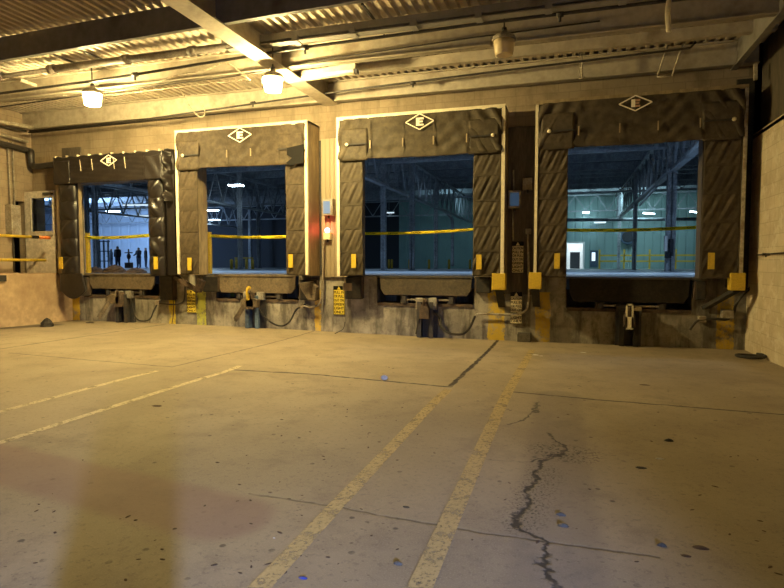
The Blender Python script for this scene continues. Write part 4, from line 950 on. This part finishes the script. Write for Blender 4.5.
# columns
def column(x, y, label, w=.30, ztop=7.35, eq=False):
    t = thing('steel_column', (x, y, fz(y)), label, 'column', 'steel columns in the warehouse')
    mb = MB(); z0 = fz(y); mb.box(x-w/2, x+w/2, y-w/2, y-w/2+.03, z0, ztop); mb.box(x-w/2, x+w/2, y+w/2-.03, y+w/2, z0, ztop); mb.box(x-.02, x+.02, y-w/2, y+w/2, z0, ztop); mb.build('shaft', M['icol'], t)
    mb = MB(); mb.box(x-w*.75, x+w*.75, y-w*.75, y+w*.75, z0, z0+.03); mb.build('base_plate', M['icol'], t)
    return t
cols = [(3.8,24,'thick column carrying dark equipment, seen through the shelter by the painted wall'), (3.8,36,'dark middle column of the row under the long girder'), (3.85,47,'far thin column of the row near the far wall fan'),
        (-7.0,26,'column standing at the girder end in the middle opening'), (-7.9,24.4,'thin column seen toward the dark part of the middle opening'), (-8.1,36,'far column by the curved conduit in the middle opening'),
        (-18.8,30,'thick column beside the bollards in the second opening'), (-23.4,40,'thin far column right of the bollards in the second opening'),
        (-23.7,24,'pale column just inside the platform dock opening'), (-30.5,30.2,'pale column close behind the yellow post of the platform dock'), (-29.0,48,'far slim column against the dark wall in the second opening')]
for x, y, lab in cols: column(x, y, lab, .32 if x > 0 and y < 27 else .22)
t = thing('column_equipment', (3.8,23.8,2.2), 'dark equipment and pipes clamped to the thick warehouse column', 'equipment')
for i, (a, b, c, d) in enumerate(((664,667,236,251),(669,673,239,256),(665,671,252,258))):
    x0, x1, z0, z1 = bx(a, b, c, d, 23.7); mb = MB(); mb.box(x0, x1, 23.55, 23.83, min(z0,z1), max(z0,z1)); mb.build('cabinet', M['idark'] if i != 0 else M['white'], t)
# girders along the building, web zigzag
def girder(x, y0, y1, zb, zt, label):
    t = thing('roof_girder', (x, y0, zb), label, 'girder', 'open web girders in the warehouse')
    mb = MB(); mb.box(x-.12, x+.12, y0, y1, zb, zb+.12); mb.build('bottom_chord', M['itruss'], t)
    mb = MB(); mb.box(x-.12, x+.12, y0, y1, zt-.12, zt); mb.build('top_chord', M['itruss'], t)
    mb = MB(); n = int((y1-y0)/1.5)
    for k in range(n):
        a, b = y0+(y1-y0)*k/n, y0+(y1-y0)*(k+1)/n
        mb.bar((x,a,zb+.1),(x,(a+b)/2,zt-.1), .07); mb.bar((x,(a+b)/2,zt-.1),(x,b,zb+.1), .07)
    mb.build('web', M['itruss'], t)
girder(3.8, 13, 49, 5.0, 6.95, 'long open web girder running over the column row by painted wall side')
girder(-7.9, 13, 49, 5.0, 6.95, 'open web girder running deep above the middle opening columns')
girder(-19.6, 13, 49, 5.0, 6.95, 'open web girder seen over the second opening')
girder(-31.0, 13, 49, 5.0, 6.95, 'open web girder seen over the platform dock opening')
def xgirder(y, x0, x1, zb, zt, label):
    t = thing('roof_girder', (x0, y, zb), label, 'girder', 'open web girders in the warehouse')
    mb = MB(); mb.box(x0, x1, y-.08, y+.08, zb, zb+.1); mb.build('bottom_chord', M['itruss'], t)
    mb = MB(); mb.box(x0, x1, y-.08, y+.08, zt-.1, zt); mb.build('top_chord', M['itruss'], t)
    mb = MB(); n = int((x1-x0)/1.6)
    for k in range(n):
        a, b = x0+(x1-x0)*k/n, x0+(x1-x0)*(k+1)/n
        mb.bar((a,y,zb+.08),((a+b)/2,y,zt-.08), .06); mb.bar(((a+b)/2,y,zt-.08),(b,y,zb+.08), .06)
    mb.build('web', M['itruss'], t)
xgirder(36, -60, 24, 5.7, 6.95, 'cross truss spanning the warehouse at mid depth')
xgirder(24, -60, 24, 5.9, 6.95, 'cross truss spanning the warehouse closest to the docks')
xgirder(47.5, -60, 24, 5.6, 6.95, 'cross truss spanning the warehouse close to the far wall')
for k in range(12):
    y = 15+k*2.9; mb = MB(); mb.box(-60, 26, y-.06, y+.06, 6.95, 7.35); tag(mb.build('roof_joist', M['itruss'], at=(0,y,6.95)), 'dim roof joist spanning crosswise under the warehouse roof', 'joist', 'warehouse roof joists')
mb = MB(); mb.bar(atY(699,139,21), atY(640,205,32), .07, .1); tag(mb.build('slanted_brace', M['itruss'], at=atY(699,139,20)), 'long slanted brace rising to the opening corner by painted wall', 'brace')
mb = MB(); mb.tube([atY(566,220,44), atY(702,219,44)], .12, 8); tag(mb.build('overhead_pipe', M['icol'], at=atY(566,220,44)), 'long horizontal pipe high along the far corrugated wall', 'pipe')
# curved conduit, wall fan
mb = MB(); mb.tube(smooth_path([atY(448,214,35.5), atY(450.5,217,35.5), atY(452.5,222,35.5), atY(452.5,240,35.5), atY(452.5,266,35.5)]), .10, 8); tag(mb.build('bent_pipe', M['icol'], at=atY(452,266,35.5)), 'pale pipe with a curved top rising in the middle opening', 'pipe')
c = atY(627.5,237,FARY-.4); t = thing('wall_fan', c, 'round blue-grey exhaust fan on the far corrugated wall', 'fan')
mb = MB(); mb.lathe((0,0,0), [(.55,-.35),(.62,-.3),(.50,.1),(.48,.3)], 20); mb.v = [Vector((c.x+v.x, c.y+v.z, c.z+v.y)) for v in mb.v]; mb.build('housing', M['ifan'], t)
mb = MB(); mb.lathe((0,0,0), [(.40,-.38),(.45,-.36)], 20); mb.v = [Vector((c.x+v.x, c.y+v.z, c.z+v.y)) for v in mb.v]; mb.build('grille', M['idark'], t)
# railing in front of far wall
def far_rail():
    y = 47.5; t = thing('safety_railing', (4, y, fz(y)), 'yellow safety railing along the foot of the far wall', 'railing')
    x0, x1 = atY(599,260,y).x, atY(702,260,y).x
    for z in (1.05, .6):
        mb = MB(); mb.bar((x0,y,fz(y)+z),(x1,y,fz(y)+z), .12); mb.build('rail', M['yellow'], t)
    for px in (599.5,624,649.5,675.5):
        x = atY(px,260,y).x; mb = MB(); mb.bar((x,y,fz(y)),(x,y,fz(y)+1.5), .12); mb.build('post', M['yellow'], t)
far_rail()
# bollards
def bollard(px, py0, py1, Y, label, r=.09):
    a, b = atY(px, py1, Y), atY(px, py0, Y); mb = MB(); h = b.z-a.z; z = fz(Y)
    mb.lathe((a.x, Y, z), [(r,0),(r,h-.05),(r*.7,h-.01),(r*.2,h)], 12); tag(mb.build('bollard', M['yellow'], at=(a.x,Y,z)), label, 'bollard', 'yellow bollards in the warehouse')
for px, Y, lab in ((231.5,30,'bollard on the outer side of the column group in the second opening'), (236.5,31,'bollard tight against the thick column in the second opening'), (246.5,31,'bollard past the thick column in the second opening'), (252.5,30,'last bollard of the column group in the second opening')):
    bollard(px, 256, 266, Y, lab)
mb = MB(); mb.bar(atY(235,258,30.5), atY(253,258,30.5), .08); tag(mb.build('bollard_rail', M['yellow'], at=atY(245,258,30.5)), 'yellow bar linking the bollards in the second opening', 'rail')
for px, lab in ((389,'first of two close bollards beyond the middle opening'), (391.8,'second of two close bollards beyond the middle opening'), (409.5,'bollard next to the girder column in the middle opening'), (429,'lone bollard against the corrugated wall in middle opening'), (449,'bollard beside the curved pipe in the middle opening'), (470,'bollard half hidden by the curtain of the middle shelter')):
    bollard(px, 257.5, 267, 40, lab)
# yellow posts just inside openings and caution tapes
def post(px0, px1, py0, Y, label):
    a, b = atY(px0, py0, Y), atY(px1, py0, Y); x0, x1 = a.x, b.x; mb = MB(); mb.box(x0, x1, Y-.05, Y+.05, DZ, a.z); tag(mb.build('guard_post', M['yellow'], at=(x0,Y,DZ)), label, 'post')
post(86.5, 88.7, 233, 12.4, 'yellow post at the inner edge of the platform dock opening')
post(208, 210.5, 232, 12.4, 'yellow post at the inner edge of the second dock opening')
def tape(pa, pb, Y, label, sag=.03, txt=6, dark=None, w=.07):
    a, b = atY(*pa, Y), atY(*pb, Y); t = thing('caution_tape', a, label, 'tape', 'caution tapes across dock openings')
    def fn(u, v): p = a.lerp(b, u); return (p.x, p.y+.01*math.sin(u*8+2*v), p.z+(v-.5)*w-sag*math.sin(math.pi*u))
    mb = MB(); mb.grid(30, 2, fn); mb.build('tape_strip', M['tape'], t, solid=.001)
    n = txt
    for k in range(n):
        u = (k+.5)/n; p = a.lerp(b, u); text_mesh('CAUTION', .040, p.x, p.y-.02, p.z-sag*math.sin(math.pi*u), M['ink'], t, abs(b.x-a.x)/n*.78)
tape((80,237.5),(150,235.3), 12.36, 'caution tape across the opening beside the platform', txt=4, w=.085)
tape((206,235.5),(290,236.5), 12.36, 'caution tape across the opening with the yellow inner post and bollards', txt=4)
tape((360,233.5),(476,229.2), 12.2, 'caution tape across the middle opening', txt=5, w=.06)
tape((563,230),(706,226.8), 12.2, 'caution tape across the opening near the painted wall', txt=6, w=.065)

# warehouse lights
LZ = 5.9
def light(px, py, z, L, wd, m, label, ang=0, yy=None):
    p = atZ(px, py, z) if yy is None else atY(px, py, yy)
    t = thing('strip_light', p, label, 'light', 'warehouse lights')
    R = Matrix.Translation(p) @ Matrix.Rotation(ang,4,'Z')
    mb = MB(); mb.box(-L/2, L/2, -wd/2, wd/2, .03, .10, R); mb.build('housing', M['white'], t)
    mb = MB(); mb.box(-L/2+.02, L/2-.02, -wd/2+.02, wd/2-.02, -.03, .03, R); mb.build('diffuser', m, t)
    mb = MB(); mb.tube([p+Vector((0,0,.1)), Vector((p.x,p.y,7.35))], .012, 6); mb.build('hanger', M['icol'], t)
light(649, 213.5, 5.9, 1.3, .22, M['led'], 'bright tilted strip light above the far wall fan', .9, yy=46.5)
light(586, 212.5, 5.9, .5, .5, M['led'], 'round bright light seen over the far doorway', yy=48.6)
light(600, 222.5, 5.3, .9, .9, M['ledlow'], 'dim slatted fixture below the round light', 0, yy=48.6)
light(695, 212, 5.9, 1.2, .22, M['led'], 'bright strip light half hidden by the last shelter curtain', .9, yy=46.5)
light(389, 212.8, 5.9, .9, .3, M['ledlow'], 'single strip light glowing above the middle opening', 0)
light(236, 185.5, 5.9, .8, .45, M['led'], 'large high strip light in the second opening', 0)
light(212, 210.3, 5.9, 1.1, .4, M['led'], 'upper of two close lights at the edge of the second opening', 0)
light(214.5, 220, 5.4, .9, .4, M['led'], 'lower of two close lights at the edge of the second opening', 0)
light(113, 211.5, 5.9, 1.1, .5, M['led'], 'twin light glowing deep inside the platform dock', 0)
light(140, 205, 5.9, 2.6, .35, M['ledlow'], 'long slanting strip light inside the platform dock', .2)
light(139, 216, 5.6, 2.6, .3, M['ledlow'], 'lower long strip light inside the platform dock', .2)

# people and clutter far inside the platform dock
def body(name, h, m_top, armang, stance=.14):
    vs = [(0,0,.52),(0,0,.60),(0,0,.72),(0,0,.82),(0,0,.87),(0,0,.93),(0,.01,.985)]; r = [(.115,.085),(.11,.08),(.13,.09),(.11,.07),(.045,.045),(.062,.07),(.05,.055)]
    ed = [(i,i+1) for i in range(6)]
    for s in (-1,1):
        n = len(vs); a = armang[0 if s < 0 else 1]
        sh = Vector((s*.105,0,.80)); el = sh+Vector((s*math.sin(a[0])*.16, -math.sin(a[1])*.16, -math.cos(a[0])*math.cos(a[1])*.16)); ha = el+Vector((s*math.sin(a[0])*.08, -math.sin(a[2])*.15, -math.cos(a[2])*.15))
        vs += [tuple(sh), tuple(el), tuple(ha)]; r += [(.05,.05),(.04,.04),(.028,.028)]; ed += [(3,n),(n,n+1),(n+1,n+2)]
        n = len(vs); vs += [(s*.055,0,.48),(s*stance*.42,-.005,.27),(s*stance*.5,.01,.045),(s*stance*.52,-.075,.02)]; r += [(.075,.075),(.056,.058),(.04,.042),(.036,.028)]; ed += [(0,n),(n,n+1),(n+1,n+2),(n+2,n+3)]
    me = bpy.data.meshes.new(name); me.from_pydata([Vector(v)*h for v in vs], ed, []); o = bpy.data.objects.new(name, me); COL.objects.link(o)
    md = o.modifiers.new('skin','SKIN'); me.skin_vertices[0] if False else None
    bm = bmesh.new(); bm.from_mesh(me); lay = bm.verts.layers.skin.verify(); bm.verts.ensure_lookup_table()
    for i, v in enumerate(bm.verts): v[lay].radius = (r[i][0]*h, r[i][1]*h); v[lay].use_root = (i == 0)
    bm.to_mesh(me); bm.free()
    o.modifiers.new('sub','SUBSURF').levels = 1; o.modifiers['sub'].render_levels = 1
    dg = bpy.context.evaluated_depsgraph_get(); dg.update(); m2 = bpy.data.meshes.new_from_object(o.evaluated_get(dg)); bpy.data.objects.remove(o)
    m2.materials.clear(); m2.materials.append(m_top)
    for p in m2.polygons: p.use_smooth = True
    o = bpy.data.objects.new(name, m2); COL.objects.link(o); return o
def clothmat(name, top, leg, h, skin=(.45,.28,.2), hair=(.03,.02,.015)):
    m = NT(name); sep = m.n('ShaderNodeSeparateXYZ'); m.l(m.pos, sep.inputs[0]); Z = sep.outputs[2]
    c = m.mix(m.mth('GREATER_THAN', Z, .50*h), leg, top); c = m.mix(m.mth('GREATER_THAN', Z, .862*h), c, skin)
    c = m.mix(m.mth('GREATER_THAN', Z, .955*h), c, hair); m.col(c); m.b.inputs['Roughness'].default_value = .85; return m.m
NA = ((.15,.05,.2),(.15,.05,.2)); FW = ((.2,.3,1.2),(.2,.3,1.2)); OUT = ((1.3,0,.4),(.2,.1,.3))
def person(px, py, Y, h, m, arms, rz, label):
    o = body('person', h, m, arms); p = atY(px, py, Y); o.location = (p.x, Y, fz(Y)); o.rotation_euler = (0,0,rz); tag(o, label, 'person', 'people in the warehouse')
md1 = clothmat('dark_work_clothes', (.02,.02,.025), (.03,.035,.06), 1.78); md2 = clothmat('navy_work_clothes', (.02,.02,.03), (.05,.07,.13), 1.72); md3 = clothmat('pale_work_clothes', (.2,.26,.34), (.12,.16,.24), 1.7)
person(118, 268, 38.5, 1.85, md1, NA, .3, 'person in a dark jacket standing beside the pale cart')
person(139, 268, 39.5, 1.75, md2, FW, .1, 'person in dark top standing beyond the T shaped stand')
person(146, 268, 41, 1.78, md1, NA, 2.4, 'person in dark clothes partly hidden by the black seal pad')
person(111.5, 268, 38, 1.6, md3, FW, -.5, 'person in pale clothes bending over near the pale column')
Y = 38.0; p = atY(129, 268, Y); t = thing('valve_stand', (p.x, Y, fz(Y)), 'dark T shaped stand on a brown block among the people', 'stand')
mb = MB(); mb.box(p.x-.25, p.x+.25, Y-.2, Y+.2, fz(Y), fz(Y)+.45); mb.build('base_block', M['dockrubble'], t)
mb = MB(); mb.tube([(p.x,Y,fz(Y)+.45),(p.x,Y,fz(Y)+1.55)], .06, 8); mb.lathe((p.x,Y,fz(Y)+.7), [(.06,0),(.16,.15),(.16,.35),(.06,.5)], 12); mb.build('stem', M['rust'], t)
mb = MB(); mb.tube([(p.x-.38,Y,fz(Y)+1.25),(p.x+.38,Y,fz(Y)+1.25)], .045, 8); mb.build('cross_bar', M['rust'], t)
Y = 37; x0, x1, z0, z1 = bx(100, 108, 240, 266, Y); t = thing('equipment_rack', ((x0+x1)/2, Y, fz(Y)), 'pale upright rack beside the columns deep in the platform dock', 'rack')
for q in (0,.5,1):
    x = x0+(x1-x0)*q; mb = MB(); mb.bar((x,Y,fz(Y)),(x,Y,z1), .10); mb.build('upright', M['icol'], t)
for q in (.25,.6,.95):
    z = fz(Y)+(z1-fz(Y))*q; mb = MB(); mb.box(x0, x1, Y-.2, Y+.2, z-.04, z+.04); mb.build('shelf', M['ifan'], t)
for k, (px, py, s, hh, lab) in enumerate(((95,270,.30,.16,'low brown rubble heap just inside the platform dock, by the yellow post'), (115,270,.34,.22,'tallest brown rubble heap inside the platform dock'), (136,270,.26,.14,'brown rubble heap inside the platform dock next to the seal pad'))):
    p = atY(px, py, 12.9); p.z = DZ; tag(lump(p, s, .3, hh, 40+k, 14).build('rubble_heap', M['dockrubble'], at=p), lab, 'rubble')

# ------------------------------------------------------------------ the photographer, whose shadow lies on the floor
mp = clothmat('photographer_clothes', (.05,.05,.06), (.04,.05,.09), 1.75)
ph = body('person', 1.75, mp, NA, .30); ph.scale = (.50,.7,1); ph.location = (.06, -.42, gz(0,0)); ph.rotation_euler = (0,0,math.pi)
tag(ph, 'person standing behind the camera whose tall shadow falls across the floor', 'person')

# ------------------------------------------------------------------ lights and camera
def area(name, loc, target, size, power, c, spread=None, size_y=None):
    l = bpy.data.lights.new(name, 'AREA'); l.energy = power; l.color = c; l.size = size
    if size_y: l.shape = 'RECTANGLE'; l.size_y = size_y
    if spread: l.spread = math.radians(spread)
    o = bpy.data.objects.new(name, l); COL.objects.link(o); o.location = loc
    o.rotation_euler = (Vector(target)-Vector(loc)).to_track_quat('-Z','Y').to_euler(); return o
def spot(name, loc, target, ang, power, c, blend=.5, r=.05):
    l = bpy.data.lights.new(name, 'SPOT'); l.energy = power; l.color = c; l.spot_size = math.radians(ang); l.spot_blend = blend; l.shadow_soft_size = r
    o = bpy.data.objects.new(name, l); COL.objects.link(o); o.location = loc
    o.rotation_euler = (Vector(target)-Vector(loc)).to_track_quat('-Z','Y').to_euler(); return o
# unseen cool lamp behind the photographer, with plates added to block its beam
HL = Vector((2.0,-2.8,1.42)); aim = G(250,560); fd = aim-HL; fd.z = 0; fd.normalize(); rd = Vector((fd.y,-fd.x,0))
spot('work_light_lamp', HL, aim, 110, 4700, (.40,.52,.95), .3, .05)
t = thing('work_light', (HL.x,HL.y,gz(0,0)), 'unseen work light behind the camera, with plates added to cut its beam', 'lamp')
er = G(592,480)-HL; er.z = 0; er.normalize(); kr = er.dot(rd)/er.dot(fd)*.45
q = HL+fd*.45; MH = Matrix(((rd.x,fd.x,0,q.x),(rd.y,fd.y,0,q.y),(0,0,1,q.z),(0,0,0,1)))
mb = MB(); mb.box(-.7,.7,0,.02,-.45*math.tan(math.radians(6.5)),.35,MH); mb.box(kr,.7,0,.02,-.35,.35,MH); mb.box(-.7,.7,-.75,.02,.33,.35,MH); mb.box(.68,.70,-.75,.02,-.35,.35,MH); mb.build('light_blocker', M['darksteel'], t)  # unseen plates, added to cut the beam above and to one side
mb = MB(); b = HL-fd*.15; mb.tube([(b.x,b.y,gz(0,0)),(b.x,b.y,HL.z+.33)], .03, 8); mb.build('stand', M['darksteel'], t)
# unseen fill lamps added to brighten the aisle floor and the mid warehouse
for x in (-26,-18,-11,-5,1,7):
    area('aisle_fill', (x,18,7.2), (x,18,0), 1.0, 230, (.45,.68,.98), 125)
for x in (-24,-10,1): area('middle_fill', (x,29,6.9), (x,31,0), 1.0, 90, (.5,.75,1.0), 140)  # added fill for the dark steel at mid depth
area('far_wall_lamp', (5,44,6.6), (5,49,3.0), 2.5, 190, (.55,.90,1.0))
area('far_wall_lamp', (1,45,6.6), (1,49,3.0), 1.5, 60, (.55,.90,1.0))
area('far_wall_lamp', (-9,42,6.6), (-9,49,2.5), 2.0, 50, (.5,.85,1.0))
area('far_wall_lamp', (-41,38,6.6), (-41,49,3.5), 4.0, 2300, (.36,.60,1.0))
area('far_room_lamp', (dx0+.5, FARY+1.2, 3.9), (dx0+.5, FARY+1.5, 0), .8, 70, (.8,.93,1.0))
w = bpy.data.worlds.new('night'); S.world = w; w.use_nodes = True
w.node_tree.nodes['Background'].inputs[0].default_value = (.30,.34,.42,1); w.node_tree.nodes['Background'].inputs[1].default_value = .012

cam = bpy.data.cameras.new('camera'); cam.sensor_width = 36; cam.sensor_fit = 'HORIZONTAL'; cam.lens = FPX/784*36; cam.clip_start = .05; cam.clip_end = 300
co = bpy.data.objects.new('camera', cam); COL.objects.link(co); co.location = (0,0,CAMZ)
co.matrix_world = Matrix(((Rt.x,Up.x,-Fw.x,0),(Rt.y,Up.y,-Fw.y,0),(Rt.z,Up.z,-Fw.z,CAMZ),(0,0,0,1)))
S.camera = co
vs = S.view_settings; vs.view_transform = 'Standard'; vs.look = 'None'; vs.gamma = 1; vs.use_curve_mapping = False; vs.exposure = 0.0
S.cycles.max_bounces = 6; S.cycles.diffuse_bounces = 4
